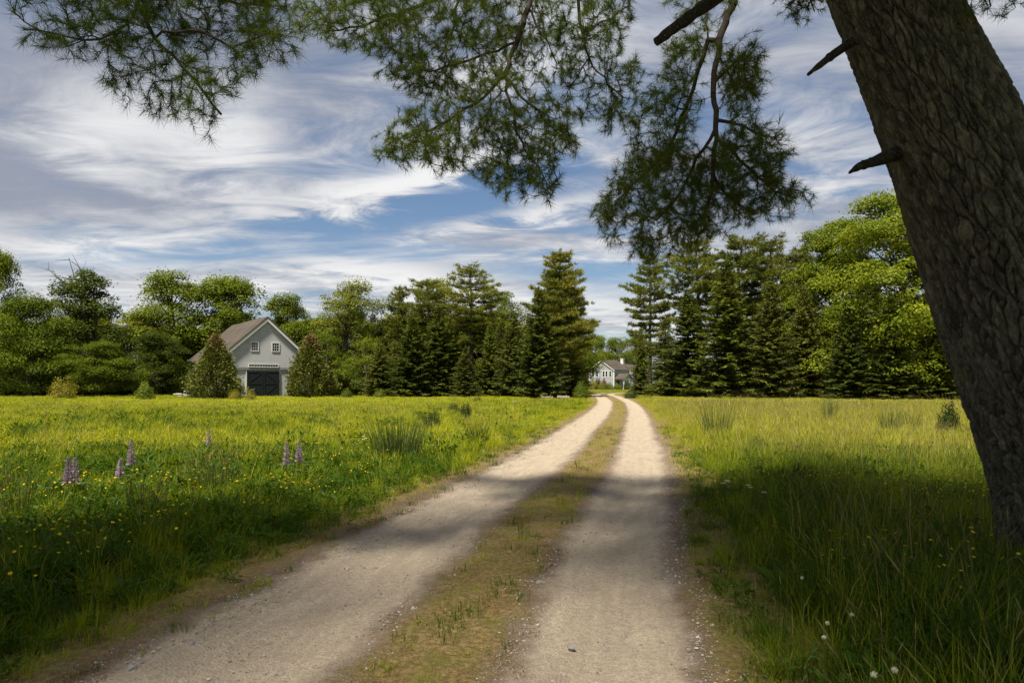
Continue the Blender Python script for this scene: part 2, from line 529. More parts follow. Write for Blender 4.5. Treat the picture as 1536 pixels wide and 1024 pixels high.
def whitepine(seed, H, Rb, base=.3, whorls=19, twin=False, plume=12, needle=.5, nw=.075, widest=.35, stems=0):
    g_ = np.random.default_rng(seed)
    wood, nd = MB(), MB()
    n = 10
    ax = np.stack([np.cumsum(g_.normal(0, .006 * H, n)), np.cumsum(g_.normal(0, .006 * H, n)), np.linspace(0, .97 * H, n)], 1)
    ax[0, :2] = 0
    wood.tube(ax, np.linspace(.017 * H, .003 * H, n), 8)
    axes = [(ax, base, 1.0)]
    if twin:
        b = ax.copy(); b[:, 0] += np.linspace(0, .14 * H, n) ** 1.0; b[:, 1] -= .02 * H; b[:, 2] *= .9
        wood.tube(b, np.linspace(.014 * H, .003 * H, n), 7); axes.append((b, base + .05, .9))
    for ax_, bs, sc in axes:
        for w in range(whorls):
            q = bs + (1 - bs) * ((w + g_.uniform(-.3, .3)) / whorls)
            q = min(max(q, bs), .985)
            c = np.array([np.interp(q * ax_[-1, 2], ax_[:, 2], ax_[:, k]) for k in range(3)])
            u = (q - bs) / (1 - bs)
            env = Rb * sc * (min(1, .55 + .45 * u / widest) if u < widest else max((1 - u) / (1 - widest), 0) ** .55)
            nb = g_.integers(4, 7)
            off = g_.uniform(0, 6.28)
            for k in range(nb):
                th = off + 6.283 * (k + g_.uniform(-.35, .35)) / nb
                L = env * g_.uniform(.35, 1.2) + .35
                dr = np.array([math.cos(th), math.sin(th), 0]); side = np.array([-dr[1], dr[0], 0])
                rise = g_.uniform(-.08, .16) + .5 * u ** 2
                e = c + dr * L + np.array([0, 0, rise * L])
                m_ = (c + e) / 2 + np.array([0, 0, -.06 * L])
                wood.tube([c, m_, e], [.004 * H * (1 - .5 * u), .0028 * H * (1 - .5 * u), .001 * H], 5)
                ncl = max(2, int(L * 3.2))
                for f in np.linspace(.3, 1.02, ncl):
                    spread = .34 * L * (1.05 - f) + .22
                    for s_ in ((-1, 0, 1) if spread > .3 else (0,)):
                        cc = c + (e - c) * f + side * s_ * spread * g_.uniform(.5, 1.1) + dr * g_.normal(0, .12)
                        cc = cc + np.array([0, 0, -.12 * L * math.sin(math.pi * min(f, 1)) * .5 + g_.normal(.06, .07)])
                        p = int(plume * 1.5 * g_.uniform(.6, 1.2))
                        U = unit(dr * .55 + side * s_ * .4 + np.array([0, 0, .42]) + g_.normal(0, .55, (p, 3)))
                        nd.spikes(cc + g_.normal(0, .1, (p, 3)) * np.array([1, 1, .45]), U, perp(U, g_), needle * g_.uniform(.6, 1.1, p), nw)
    return wood, nd


def bushmesh(seed, W, H, n, leaf, cone=0.0, up=.3):
    g_ = np.random.default_rng(seed)
    b, wood = MB(), MB()
    for k in range(9):
        a = g_.uniform(0, 6.28)
        wood.tube([(0, 0, 0), (.2 * W * math.cos(a), .2 * W * math.sin(a), .35 * H), (.3 * W * math.cos(a) * (1 - cone * .6), .3 * W * math.sin(a) * (1 - cone * .6), .75 * H)], [.02 * H, .012 * H, .004 * H], 5)
    lobes = g_.uniform(0, 6.28, 6)
    th = g_.uniform(0, 6.283, n)
    q = g_.random(n) ** (1.25 if cone else 1.0)
    prof = np.minimum((1 - q) ** .92, .62 + q * 1.6) * cone + (1 - cone) * np.sqrt(np.maximum(1 - (q * 2 - .85) ** 2 * .72, 0.02))
    lob = 1 + .16 * np.sin(3 * th + lobes[0] + 9 * q) + .13 * np.sin(7 * th + lobes[1] - 13 * q) + .1 * np.sin(11 * th + 17 * q)
    rr = W / 2 * prof * lob * (1 - .4 * g_.random(n) ** 1.8)
    if not cone:
        q = q * (1 + .22 * np.sin(2 * th + lobes[3]) + .16 * np.sin(5 * th + lobes[4])) * (1 - .25 * g_.random(n) ** 3) + .25 * (g_.random(n) < .05) * g_.random(n)
    pos = np.stack([rr * np.cos(th), rr * np.sin(th), q * H], 1) + g_.normal(0, .05 * W if not cone else .03 * W, (n, 3))
    pos[:, 2] = np.maximum(pos[:, 2], .02)
    d = unit(np.stack([np.cos(th), np.sin(th), np.full(n, up)], 1) + g_.normal(0, .45, (n, 3)))
    if cone:
        U = d; Wd = perp(U, g_); b.cards(pos, U, Wd, leaf * g_.uniform(.7, 1.3, n), leaf * .38)
    else:
        U = perp(d, g_); Wd = np.cross(d, U); s_ = leaf * g_.uniform(.6, 1.3, n); b.cards(pos, U, Wd, s_, s_ * .7)
    return wood, b


PROTO = {}


def proto(key, pair, H, W, foliage, wood='bark'):
    a, b = pair
    PROTO[key] = dict(trunk=a.mesh(key + '_wood', [M[wood]], True), crown=b.mesh(key + '_leaves', [M[foliage]]), H=H, W=W)


proto('maple1', deciduous(11, 14, 4.6), 14, 10.2, 'maple')
proto('maple2', deciduous(12, 14, 4.2, .08, 95, 140), 14, 9.4, 'maple')
proto('maple3', deciduous(13, 12, 4.8, .04, 95, 140, .3, .55, .6), 12, 10.6, 'maple_light')
proto('oak', deciduous(14, 15, 4.4, .22, 75, 130, .3, .5, .85), 15, 9.6, 'oak')
proto('oak2', deciduous(15, 15, 4.0, .3, 65, 130, .28, .5, .9), 15, 9, 'oak')
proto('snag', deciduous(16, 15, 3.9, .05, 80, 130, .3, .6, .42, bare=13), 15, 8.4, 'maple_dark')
proto('bigmaple', deciduous(17, 20, 6.4, .06, 150, 230, .3, .42, .75), 20, 14, 'maple_light')
proto('bigmaple2', deciduous(18, 20, 5.8, .08, 140, 230, .3, .42, .8), 20, 13, 'maple')
proto('birch', deciduous(19, 9, 2.6, .15, 60, 90, .22, .7, .7), 9, 6, 'maple_light', 'bark_pale')
proto('spruce1', spruce(21, 12, 3.0), 12, 6.2, 'spruce')
proto('spruce2', spruce(22, 12, 2.6, .042), 12, 5.4, 'spruce')
proto('spruce3', spruce(23, 12, 2.9, .05), 12, 6.0, 'spruce_olive')
proto('pine1', whitepine(31, 18, 3.6, .28, 17, widest=.5), 18, 7.4, 'pine')
proto('pine2', whitepine(32, 18, 3.2, .4, 13, widest=.55), 18, 6.6, 'pine')
proto('pinegold', whitepine(33, 18, 3.7, .24, 20, True, 16, widest=.3), 18, 9.0, 'pine_gold')
proto('pinedense', whitepine(34, 18, 3.4, .12, 26, False, 13), 18, 7.2, 'pine')
proto('cedar', bushmesh(41, 5.9, 6.6, 17000, .3, .94, .5), 6.6, 5.4, 'cedar')
proto('cedar2', bushmesh(46, 5.9, 6.6, 15000, .32, .86, .5), 6.6, 5.4, 'cedar')
proto('shrub', bushmesh(42, 2.0, 1.5, 2600, .13), 1.5, 2.0, 'shrub')
proto('shrub2', bushmesh(43, 2.0, 1.5, 2600, .13, 0, .8), 1.5, 2.0, 'shrub')


def tree(name, key, px, top, d, wpx, label, mt=None, cat='tree', group=None, rz=None):
    """a tree at picture column px and depth d, as tall and wide as it shows"""
    p = PROTO[key]
    x = (px - 768) / F * d
    h = EYE + (HY - top) / F * d
    sz = h / p['H']; sx = wpx / F * d / p['W']
    root = empty(name, (x, d, 0), label, cat, group, rnd.uniform(0, 6.28) if rz is None else rz, (sx, sx, sz))
    for part in ('trunk', 'crown'):
        o = link(part if cat == 'tree' else ('stem' if part == 'trunk' else 'foliage'), p[part], root)
        if part == 'crown' and mt:
            o.material_slots[0].link = 'OBJECT'; o.material_slots[0].material = M[mt]
    return root


GL, GR = 'trees along the far edge of the meadow, left of the lane', 'trees along the far edge of the meadow, right of the lane'
for a in [
    # name, proto, column, top row, depth, width, label, material
    ('maple_tree', 'maple2', -8, 372, 84, 84, 'tall leafy tree cut by the left border of the photo', 'maple'),
    ('maple_tree', 'maple3', 48, 446, 82, 135, 'low wide light green tree near the left border, below the dead-topped tree', 'maple'),
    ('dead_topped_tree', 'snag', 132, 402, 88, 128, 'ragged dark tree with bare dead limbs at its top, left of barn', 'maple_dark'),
    ('maple_tree', 'maple1', 148, 512, 80, 110, 'low bushy green tree under the dead-topped tree', 'maple'),
    ('oak_tree', 'oak', 205, 470, 96, 115, 'yellowish round tree set back between dead-topped tree and big maples', 'oak'),
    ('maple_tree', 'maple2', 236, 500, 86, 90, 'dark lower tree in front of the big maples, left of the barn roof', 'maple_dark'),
    ('maple_tree', 'maple1', 262, 408, 100, 150, 'tallest round-topped maple rising behind the left end of barn roof', 'maple'),
    ('maple_tree', 'maple2', 338, 416, 102, 150, 'broad green maple straight behind the barn ridge', 'maple'),
    ('maple_tree', 'maple1', 430, 441, 98, 112, 'rounded maple showing beyond the right slope of the barn roof', 'maple'),
    ('oak_tree', 'oak', 528, 424, 92, 122, 'yellow-green oak with open crown right of the barn', 'oak'),
    ('birch_tree', 'birch', 492, 500, 84, 66, 'young pale-stemmed tree beside the browning cedar right of barn', 'maple'),
    ('birch_tree', 'birch', 548, 508, 83, 76, 'young thin-stemmed tree below the yellow-green oak', 'maple'),
    ('pine_tree', 'pinedense', 597, 426, 92, 62, 'pale green feathery pine right of the yellow-green oak', 'pine'),
    ('oak_tree', 'oak2', 652, 414, 96, 96, 'yellow-green leafy tree between the feathery pine and tall bare-trunked pine', 'oak'),
    ('pine_tree', 'pine2', 640, 412, 90, 80, 'bushy-topped pine in front of the leafy tree left of bare-trunked pine', 'pine'),
    ('pine_tree', 'pine2', 706, 392, 86, 96, 'tall white pine whose pale bare trunk shows above the dark spruces', 'pine'),
    ('oak_tree', 'oak2', 748, 428, 95, 78, 'leafy tree close behind the right side of the bare-trunked pine', 'maple'),
    ('spruce_tree', 'spruce3', 570, 512, 80, 70, 'olive spruce at the left end of spruce row right of barn', 'spruce_olive'),
    ('spruce_tree', 'spruce1', 618, 474, 79, 100, 'dark spruce below the feathery pine', 'spruce'),
    ('spruce_tree', 'spruce2', 658, 458, 81, 98, 'dark pointed spruce in the middle of row, left of bare pine trunk', 'spruce'),
    ('spruce_tree', 'spruce2', 698, 520, 78, 58, 'shortest pointed spruce, right at the foot of bare pine trunk', 'spruce_olive'),
    ('spruce_tree', 'spruce1', 735, 486, 82, 62, 'narrow dark spruce just right of the bare pine trunk', 'spruce'),
    ('spruce_tree', 'spruce3', 770, 462, 79, 82, 'olive grey spruce left of the very dark tall spruce', 'spruce_olive'),
    ('spruce_tree', 'spruce1', 808, 432, 76, 108, 'very dark tall spruce in front of the golden pine', 'spruce'),
    ('golden_pine_tree', 'pinegold', 838, 372, 80, 126, 'tallest pine left of lane, golden needles and twin trunks', 'pine_gold'),
    ('spruce_tree', 'spruce3', 858, 512, 84, 70, 'green spruce under the golden pine, beside the lane mouth', 'spruce_olive'),
]:
    tree(*a[:8], group=GL, rz=0.0 if a[1] == 'snag' else None)
for a in [
    ('spruce_tree', 'spruce1', 961, 500, 96, 46, 'small dark spruce next to the far house, partly hiding it', 'spruce'),
    ('pine_tree', 'pine1', 978, 372, 100, 78, 'open pine with side branches against the sky, right of far house', 'pine'),
    ('spruce_tree', 'spruce2', 998, 478, 84, 86, 'green spruce between the small dark one and broad one right of lane', 'spruce_olive'),
    ('spruce_tree', 'spruce1', 1032, 436, 78, 124, 'broad blue-green spruce right of the lane with full skirts', 'spruce'),
    ('pine_tree', 'pine1', 1046, 352, 96, 120, 'tall pine rising just below the hanging bough tip', 'pine'),
    ('spruce_tree', 'spruce2', 1090, 388, 74, 138, 'tallest dark spire spruce right of the lane', 'spruce'),
    ('pine_tree', 'pine2', 1112, 346, 92, 118, 'tall pine behind the tallest spire spruce', 'pine'),
    ('pine_tree', 'pine1', 1158, 352, 90, 116, 'feathery pine above and right of the tallest spire spruce', 'pine'),
    ('spruce_tree', 'spruce3', 1156, 418, 72, 112, 'olive spruce with thin top in middle of the right row', 'spruce_olive'),
    ('pine_tree', 'pinedense', 1196, 366, 88, 92, 'greyish pine touching the left side of the sunlit maples', 'pine'),
    ('spruce_tree', 'spruce3', 1206, 428, 74, 98, 'slim olive spruce below the greyish pine', 'spruce_olive'),
    ('maple_tree', 'bigmaple2', 1256, 326, 78, 150, 'leafy tree with open top left of the sunlit maple', 'maple'),
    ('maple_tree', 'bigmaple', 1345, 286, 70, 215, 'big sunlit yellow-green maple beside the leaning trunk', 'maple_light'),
    ('maple_tree', 'bigmaple2', 1450, 330, 72, 190, 'tree half hidden behind the leaning trunk', 'maple'),
    ('spruce_tree', 'spruce1', 1272, 452, 68, 96, 'dark spruce in deep shade below the leafy tree with open top', 'spruce'),
    ('spruce_tree', 'spruce2', 1338, 462, 66, 104, 'dark spruce in deep shade below the sunlit maple', 'spruce'),
    ('spruce_tree', 'spruce1', 1410, 470, 66, 100, 'dark spruce in deep shade against the left edge of leaning trunk', 'spruce'),
]:
    tree(*a[:8], group=GR)
for px, top, w, lab in ((862, 512, 60, 'round tree left of the far house beyond its gable'), (893, 503, 62, 'tree directly behind the gable of the far house'),
                        (925, 506, 58, 'tree behind the chimney of the far house'), (955, 500, 62, 'tree behind the right end of the far house')):
    tree('shade_tree', 'maple1' if px % 2 else 'maple2', px, top, 236, w, lab, 'maple', group='shade trees behind the far house')

# browning cedars either side of the barn
tree('cedar_tree', 'cedar', 323, 505, 70, 80, 'browning cone-shaped cedar covering the left corner of barn front', None, group='cedars beside the barn')
tree('cedar_tree', 'cedar2', 466, 505, 78, 72, 'browning cone-shaped cedar at the right corner of barn front', None, group='cedars beside the barn', rz=2.)


# ------------------------------------------------------------------ scattering of uncountable cover
def scatter(name, pts, rot, scl, idx, meshes, label, cat):
    src = bpy.data.collections.new(name + '_pieces')
    for i, me in enumerate(meshes):
        src.objects.link(bpy.data.objects.new('%s_piece_%02d' % (name, i), me))
    me = bpy.data.meshes.new(name)
    me.vertices.add(len(pts)); me.vertices.foreach_set('co', np.asarray(pts, np.float32).ravel())
    for nm, typ, dat, fld in (('rot', 'FLOAT_VECTOR', rot, 'vector'), ('scl', 'FLOAT_VECTOR', scl, 'vector'), ('pick', 'INT', idx, 'value')):
        at = me.attributes.new(nm, typ, 'POINT')
        at.data.foreach_set(fld, np.asarray(dat, np.float32 if typ != 'INT' else np.int32).ravel())
    ng = bpy.data.node_groups.new(name + '_scatter', 'GeometryNodeTree')
    ng.interface.new_socket('Geometry', in_out='INPUT', socket_type='NodeSocketGeometry')
    ng.interface.new_socket('Geometry', in_out='OUTPUT', socket_type='NodeSocketGeometry')
    N, Lk = ng.nodes.new, ng.links.new
    gi, go = N('NodeGroupInput'), N('NodeGroupOutput')
    ci = N('GeometryNodeCollectionInfo'); ci.inputs['Collection'].default_value = src
    ci.inputs['Separate Children'].default_value = True; ci.inputs['Reset Children'].default_value = True
    ip = N('GeometryNodeInstanceOnPoints'); ip.inputs['Pick Instance'].default_value = True
    def na(nm, dt):
        nd = N('GeometryNodeInputNamedAttribute'); nd.data_type = dt; nd.inputs[0].default_value = nm
        return nd.outputs[0]
    e2r = N('FunctionNodeEulerToRotation'); Lk(na('rot', 'FLOAT_VECTOR'), e2r.inputs[0])
    Lk(gi.outputs[0], ip.inputs['Points']); Lk(ci.outputs[0], ip.inputs['Instance'])
    Lk(na('pick', 'INT'), ip.inputs['Instance Index']); Lk(e2r.outputs[0], ip.inputs['Rotation']); Lk(na('scl', 'FLOAT_VECTOR'), ip.inputs['Scale'])
    Lk(ip.outputs[0], go.inputs[0])
    o = link(name, me)
    md = o.modifiers.new('scatter', 'NODES'); md.node_group = ng
    return tag(o, label, cat, None, 'stuff')


# ------------------------------------------------------------------ ground and lane
gm = MB()
xs = np.array([-900, -300, -120, -60, -30, -12, 0, 12, 30, 60, 120, 300, 900.]); ys = np.array([-300, -60, -15, 0, 15, 40, 80, 120, 200, 320, 900.])
gx, gy = np.meshgrid(xs, ys)
k = np.arange(len(ys) - 1)[:, None] * len(xs) + np.arange(len(xs) - 1)[None]
gm.add(np.stack([gx, gy, 0 * gx], -1).reshape(-1, 3), None, np.stack([k, k + 1, k + 1 + len(xs), k + len(xs)], -1).reshape(-1, 4))
tag(link('ground', gm.mesh('ground', [M['soil']])), kind='structure')

ctrl = np.array([(-4.6, -16), (-2.7, -8), (-1.2, -.5), (-.46, 3.65), (.2, 7.28), (1.5, 13.1), (3.12, 21.9), (5.72, 36.4), (8.7, 56), (11.2, 78), (12.4, 92), (14.6, 104), (20, 113), (28, 119), (38, 124)], float)
def catmull(p, per):
    p = np.concatenate([2 * p[:1] - p[1:2], p, 2 * p[-1:] - p[-2:-1]])
    out = []
    for i in range(1, len(p) - 2):
        L = np.linalg.norm(p[i + 1] - p[i]); n = max(2, int(L / per))
        u = np.arange(n)[:, None] / n
        a, b, c, d = p[i - 1], p[i], p[i + 1], p[i + 2]
        out.append(.5 * (2 * b + (c - a) * u + (2 * a - 5 * b + 4 * c - d) * u ** 2 + (3 * b - a - 3 * c + d) * u ** 3))
    return np.concatenate(out + [p[-2:-1]])
cl = catmull(ctrl, .2)
tan = unit(np.gradient(cl, axis=0)); nor = np.stack([tan[:, 1], -tan[:, 0]], 1)
along = np.concatenate([[0], np.cumsum(np.linalg.norm(np.diff(cl, axis=0), axis=1))])
ss = np.linspace(-2.7, 2.7, 61)
S, T_ = np.meshgrid(ss, along)
g_ = np.random.default_rng(3)
prof = .07 - .05 * np.exp(-((np.abs(S + .05) - 1.02) / .42) ** 2) - .1 * np.clip((np.abs(S) - 2.0) / .7, 0, 1) ** 1.5
prof += .008 * np.sin(S * 7 + T_ * .9) * np.sin(T_ * 2.3) + .006 * np.sin(S * 13 - T_ * 3.1) + g_.normal(0, .0025, S.shape)
XY = cl[:, None, :] + nor[:, None, :] * S[..., None]
nx, ny = len(ss), len(along)
k = np.arange(ny - 1)[:, None] * nx + np.arange(nx - 1)[None]
rm = mesh('dirt_lane', np.concatenate([XY, prof[..., None]], -1), None, np.stack([k, k + 1, k + 1 + nx, k + nx], -1).reshape(-1, 4), [M['track']], None, True)
for nm, dat in (('across', S), ('along', T_)):
    at = rm.attributes.new(nm, 'FLOAT', 'POINT'); at.data.foreach_set('value', dat.astype(np.float32).ravel())
tag(link('dirt_road', rm), kind='structure')


def across(x, y):
    """signed distance from the lane's middle line (metres, right is +)"""
    q = np.stack([x, y], 1); out = np.empty(len(q))
    c2 = cl[::2]; n2 = nor[::2]
    for i in range(0, len(q), 4000):
        d = q[i:i + 4000, None] - c2[None]
        j = (d ** 2).sum(-1).argmin(1)
        dd = d[np.arange(len(j)), j]
        out[i:i + 4000] = np.sign((dd * n2[j]).sum(1)) * np.linalg.norm(dd, axis=1)
    return out


# ------------------------------------------------------------------ grass
def tuft(seed, n, h, w, spread, lean, heads=0, mats=('g_green', 'head')):
    g_ = np.random.default_rng(seed)
    b = MB()
    a = g_.uniform(0, 6.283, n); r = spread * np.sqrt(g_.random(n)); az = a + g_.normal(0, 1.2, n)
    p0 = np.stack([r * np.cos(a), r * np.sin(a), np.full(n, -.01)], 1)
    out = np.stack([np.cos(az), np.sin(az), 0 * az], 1)
    hh = h * g_.uniform(.45, 1.1, n)[:, None]; ln = lean * h * g_.uniform(.1, 1.2, n)[:, None]
    z = np.array([[0, 0, 1.]])
    p1 = p0 + z * hh * .55 + out * ln * .25
    p2 = p0 + z * hh * (1 - .3 * (ln / h) ** 2) + out * ln
    sd = np.stack([-np.sin(az), np.cos(az), 0 * az], 1) * (w / 2) * g_.uniform(.6, 1.2, n)[:, None]
    V = np.stack([p0 - sd, p0 + sd, p1 + sd * .85, p1 - sd * .85, p2], 1)
    k = np.arange(n)[:, None] * 5
    b.add(V, k + np.array([[3, 2, 4]]), k + np.array([[0, 1, 2, 3]]))
    if heads:
        i = np.arange(heads)
        top = p2[i] + z * h * .25 * g_.uniform(.3, 1.2, heads)[:, None] + out[i] * .02
        U = unit(top - p2[i] + out[i] * h * .06); W = perp(U, g_)
        b.segs(p1[i], top, w * .12, w * .1, 3, 1)
        b.cards(top, U, W, h * .16, w * 1.1, 1); b.cards(top, U, np.cross(U, W), h * .16, w * 1.1, 1)
    return b.mesh('tuft', [M[x] for x in mats])


def forbs(seed, n, h, leaf, spread, mt='forb'):
    g_ = np.random.default_rng(seed)
    b = MB()
    a = g_.uniform(0, 6.283, n); r = spread * np.sqrt(g_.random(n))
    c = np.stack([r * np.cos(a), r * np.sin(a), h * g_.random(n) ** .8], 1)
    U = unit(np.stack([np.cos(a), np.sin(a), g_.uniform(.1, .9, n)], 1) + g_.normal(0, .4, (n, 3)))
    W = unit(np.cross(U, np.array([0, 0, 1.]) + g_.normal(0, .3, (n, 3))))
    l = leaf * g_.uniform(.6, 1.3, n)
    nrm = np.cross(W, U)
    C, l_, w_ = c, l[:, None], (l * .36)[:, None]
    V = np.stack([C, C + U * l_ * .45 + W * w_ / 2 + nrm * l_ * .08, C + U * l_ + nrm * l_ * -.12, C + U * l_ * .45 - W * w_ / 2 + nrm * l_ * .08], 1)
    k = np.arange(n)[:, None] * 4
    b.add(V, np.concatenate([k + np.array([[0, 1, 2]]), k + np.array([[0, 2, 3]])]))
    m_ = n // 3
    b.segs(np.stack([c[:m_, 0] * .7, c[:m_, 1] * .7, 0 * c[:m_, 2]], 1), c[:m_], .003, .002, 3)
    return b.mesh('forb', [M[mt]])


def flowers(seed, n, h, size, spread, mt='yellow'):
    g_ = np.random.default_rng(seed)
    b = MB()
    a = g_.uniform(0, 6.283, n); r = spread * np.sqrt(g_.random(n))
    p = np.stack([r * np.cos(a), r * np.sin(a), 0 * a], 1)
    q = p + np.stack([g_.normal(0, .04, n), g_.normal(0, .04, n), h * g_.uniform(.7, 1.15, n)], 1)
    b.segs(p, q, .0016, .0012, 3, 1)
    nrm = unit(np.stack([g_.normal(0, .35, n), g_.normal(0, .35, n), np.ones(n)], 1)); U = perp(nrm, g_); W = np.cross(nrm, U)
    th = np.arange(5) * 2 * np.pi / 5
    ring = q[:, None] + size / 2 * (U[:, None] * np.cos(th)[None, :, None] + W[:, None] * np.sin(th)[None, :, None]) + nrm[:, None] * size * .22
    V = np.concatenate([q[:, None], ring], 1)
    k = np.arange(n)[:, None, None] * 6
    i = np.arange(5)
    b.add(V, (k + np.stack([0 * i, 1 + i, 1 + (i + 1) % 5], 1)[None]).reshape(-1, 3), None, 0)
    return b.mesh('flower', [M[mt], M['rush']])


near = [tuft(1, 46, .34, .006, .11, .5, 0, ('g_lush', 'head')), tuft(2, 46, .38, .006, .11, .6, 1, ('g_green', 'head')), tuft(3, 40, .44, .005, .12, .75, 2, ('g_lush', 'head')),
        tuft(4, 46, .32, .006, .11, .6, 0, ('g_green', 'head')), forbs(5, 46, .24, .1, .16), forbs(6, 36, .2, .13, .16), forbs(60, 60, .28, .07, .16), tuft(71, 12, .66, .0035, .2, .55, 7, ('g_straw', 'head'))]
mid = [tuft(7, 55, .40, .012, .26, .5, 2, ('g_green', 'head')), tuft(8, 55, .40, .012, .26, .6, 2, ('g_yellow', 'head')), tuft(9, 50, .46, .010, .26, .7, 6, ('g_straw', 'head')),
       tuft(10, 55, .36, .012, .26, .6, 0, ('g_lush', 'head')), forbs(11, 60, .3, .12, .3), tuft(70, 55, .38, .012, .26, .5, 0, ('g_yellow', 'head')), tuft(72, 22, .72, .007, .4, .5, 14, ('g_straw', 'head'))]
far = [tuft(12, 70, .42, .028, .55, .45, 2, ('g_green', 'head')), tuft(13, 70, .42, .028, .55, .5, 2, ('g_yellow', 'head')), tuft(14, 70, .46, .022, .55, .55, 8, ('g_straw', 'head')),
       tuft(15, 70, .40, .028, .55, .5, 0, ('g_lush', 'head')), forbs(16, 70, .3, .16, .5, 'g_green')]
short = [tuft(17, 26, .075, .004, .07, .9, 0, ('g_green', 'head')), tuft(18, 60, .045, .003, .13, 1.9, 0, ('thatch', 'head')), tuft(19, 30, .10, .005, .08, .8, 0, ('g_lush', 'head')),
         tuft(20, 40, .12, .02, .4, .8, 0, ('g_green', 'head')), tuft(24, 40, .1, .02, .4, .8, 0, ('g_straw', 'head'))]
flw = [flowers(21, 3, .47, .028, .2), flowers(22, 8, .38, .022, .4), flowers(23, 14, .40, .03, .9)]
ALL = near + mid + far + short + flw
iN, iM, iF, iS, iW = 0, len(near), len(near) + len(mid), len(near) + len(mid) + len(far), len(near) + len(mid) + len(far) + len(short)

gr = np.random.default_rng(99)


def lowf(x, y, s=1.0, ph=0.):
    return (np.sin(x / (3.1 * s) + 1.3 * np.sin(y / (4.3 * s) + ph)) + np.sin(y / (5.7 * s) + 1.7 * np.sin(x / (6.1 * s) - ph)) + .6 * np.sin((x + y) / (1.3 * s) + ph)) / 2.6


def wedge(y0, y1, dens):
    n = int(dens * (y1 - y0) * (.86 * (y0 + y1) + 7))
    y = gr.uniform(y0, y1, n); half = .86 * y1 + 3.5
    x = gr.uniform(-half, half, n)
    k = np.abs(x) < .86 * y + 3.5
    return x[k], y[k]


PTS, ROT, SCL, IDX = [], [], [], []


def emit(x, y, idx, sc, zs=None, tilt=.12, z=0.0):
    n = len(x)
    if not n: return
    PTS.append(np.stack([x, y, np.full(n, z) if np.isscalar(z) else z], 1))
    ROT.append(np.stack([gr.normal(0, tilt, n), gr.normal(0, tilt, n), gr.uniform(0, 6.283, n)], 1))
    zs = sc if zs is None else zs
    SCL.append(np.stack([sc, sc, zs], 1)); IDX.append(idx)


def choose(n, ids, wts):
    wts = np.array(wts, float); wts /= wts.sum()
    return gr.choice(np.array(ids), size=n, p=wts)


def verge(s):
    """grass is shorter and thinner towards the lane"""
    a = np.abs(s)
    return np.clip((a - np.where(s < 0, 1.95, 1.62)) / np.where(s < 0, 1.4, 1.1), 0, 1)

for y0, y1, dens in ((.3, 4.5, 95), (4.5, 9, 75), (9, 15, 40)):
    x, y = wedge(y0, y1, dens); s = across(x, y); v = verge(s)
    k = (v > 0) & (gr.random(len(x)) < .25 + v)
    x, y, s, v = x[k], y[k], s[k], v[k]
    n = len(x)
    lf = lowf(x, y, .6)
    left = s < 0
    idx = np.where(left, choose(n, [0, 1, 2, 3, 4, 5, 6], [3, 3, 1, 3, 3.2, 1.4, 3.2]), choose(n, [0, 1, 2, 3, 4, 5, 6, 7], [4, 3.5, 4, 2, .8, .3, .8, .6]))
    sc = (.45 + .6 * v) * gr.uniform(.75, 1.2, n) * (1 + .2 * lf)
    emit(x, y, idx + iN, sc, sc * np.where(left, .95, 1.08))
x, y = wedge(12, 42, 9.0); s = across(x, y); v = verge(s)
k = (v > 0) & (gr.random(len(x)) < .3 + v); x, y, s, v = x[k], y[k], s[k], v[k]; n = len(x); lf = lowf(x, y, 1.3)
idx = np.where(s < 0, np.where(lf > .25, choose(n, [0, 1, 3, 4, 5], [3, 2, 1, 2, 2]), choose(n, [0, 1, 2, 4, 5, 6], [1.5, 4, .4, 1.2, 3, .3])),
               np.where(lf > .3, choose(n, [0, 1, 2, 5, 6], [3, 2, 2, 2, .8]), choose(n, [0, 1, 2, 5, 6], [.8, 2, 4, 2, 1.6])))
sc = (.5 + .5 * v) * gr.uniform(.75, 1.2, n)
emit(x, y, idx + iM, sc, sc * (1 + .22 * lf))
x, y = wedge(36, 88, 2.6); s = across(x, y); v = verge(s)
k = (v > 0) & ~((s > -9) & (s < 5) & (y > 66)); x, y, s, v = x[k], y[k], s[k], v[k]; n = len(x); lf = lowf(x, y, 2.4, 2.)
idx = np.where(s < 0, np.where(lf > .3, choose(n, [0, 1, 3, 4], [3, 2, 1, 1]), choose(n, [0, 1, 2, 4], [1.5, 4, .7, 1])), choose(n, [0, 1, 2], [1.2, 2, 3]))
sc = (.5 + .5 * v) * gr.uniform(.75, 1.2, n)
emit(x, y, idx + iF, sc, sc * (1 + .3 * lf) * np.interp(y, (36, 62), (.9, .4)))
# mown grass towards the house
n = 5200
x = gr.uniform(0, 60, n); y = gr.uniform(60, 190, n); s = across(x, y)
k = (np.abs(s) > 1.9) & ((y > 88) | ((s > -9) & (s < 5))); x, y, s = x[k], y[k], s[k]
emit(x, y, choose(len(x), [3, 4], [3, 2]) + iS, gr.uniform(.9, 1.6, len(x)))
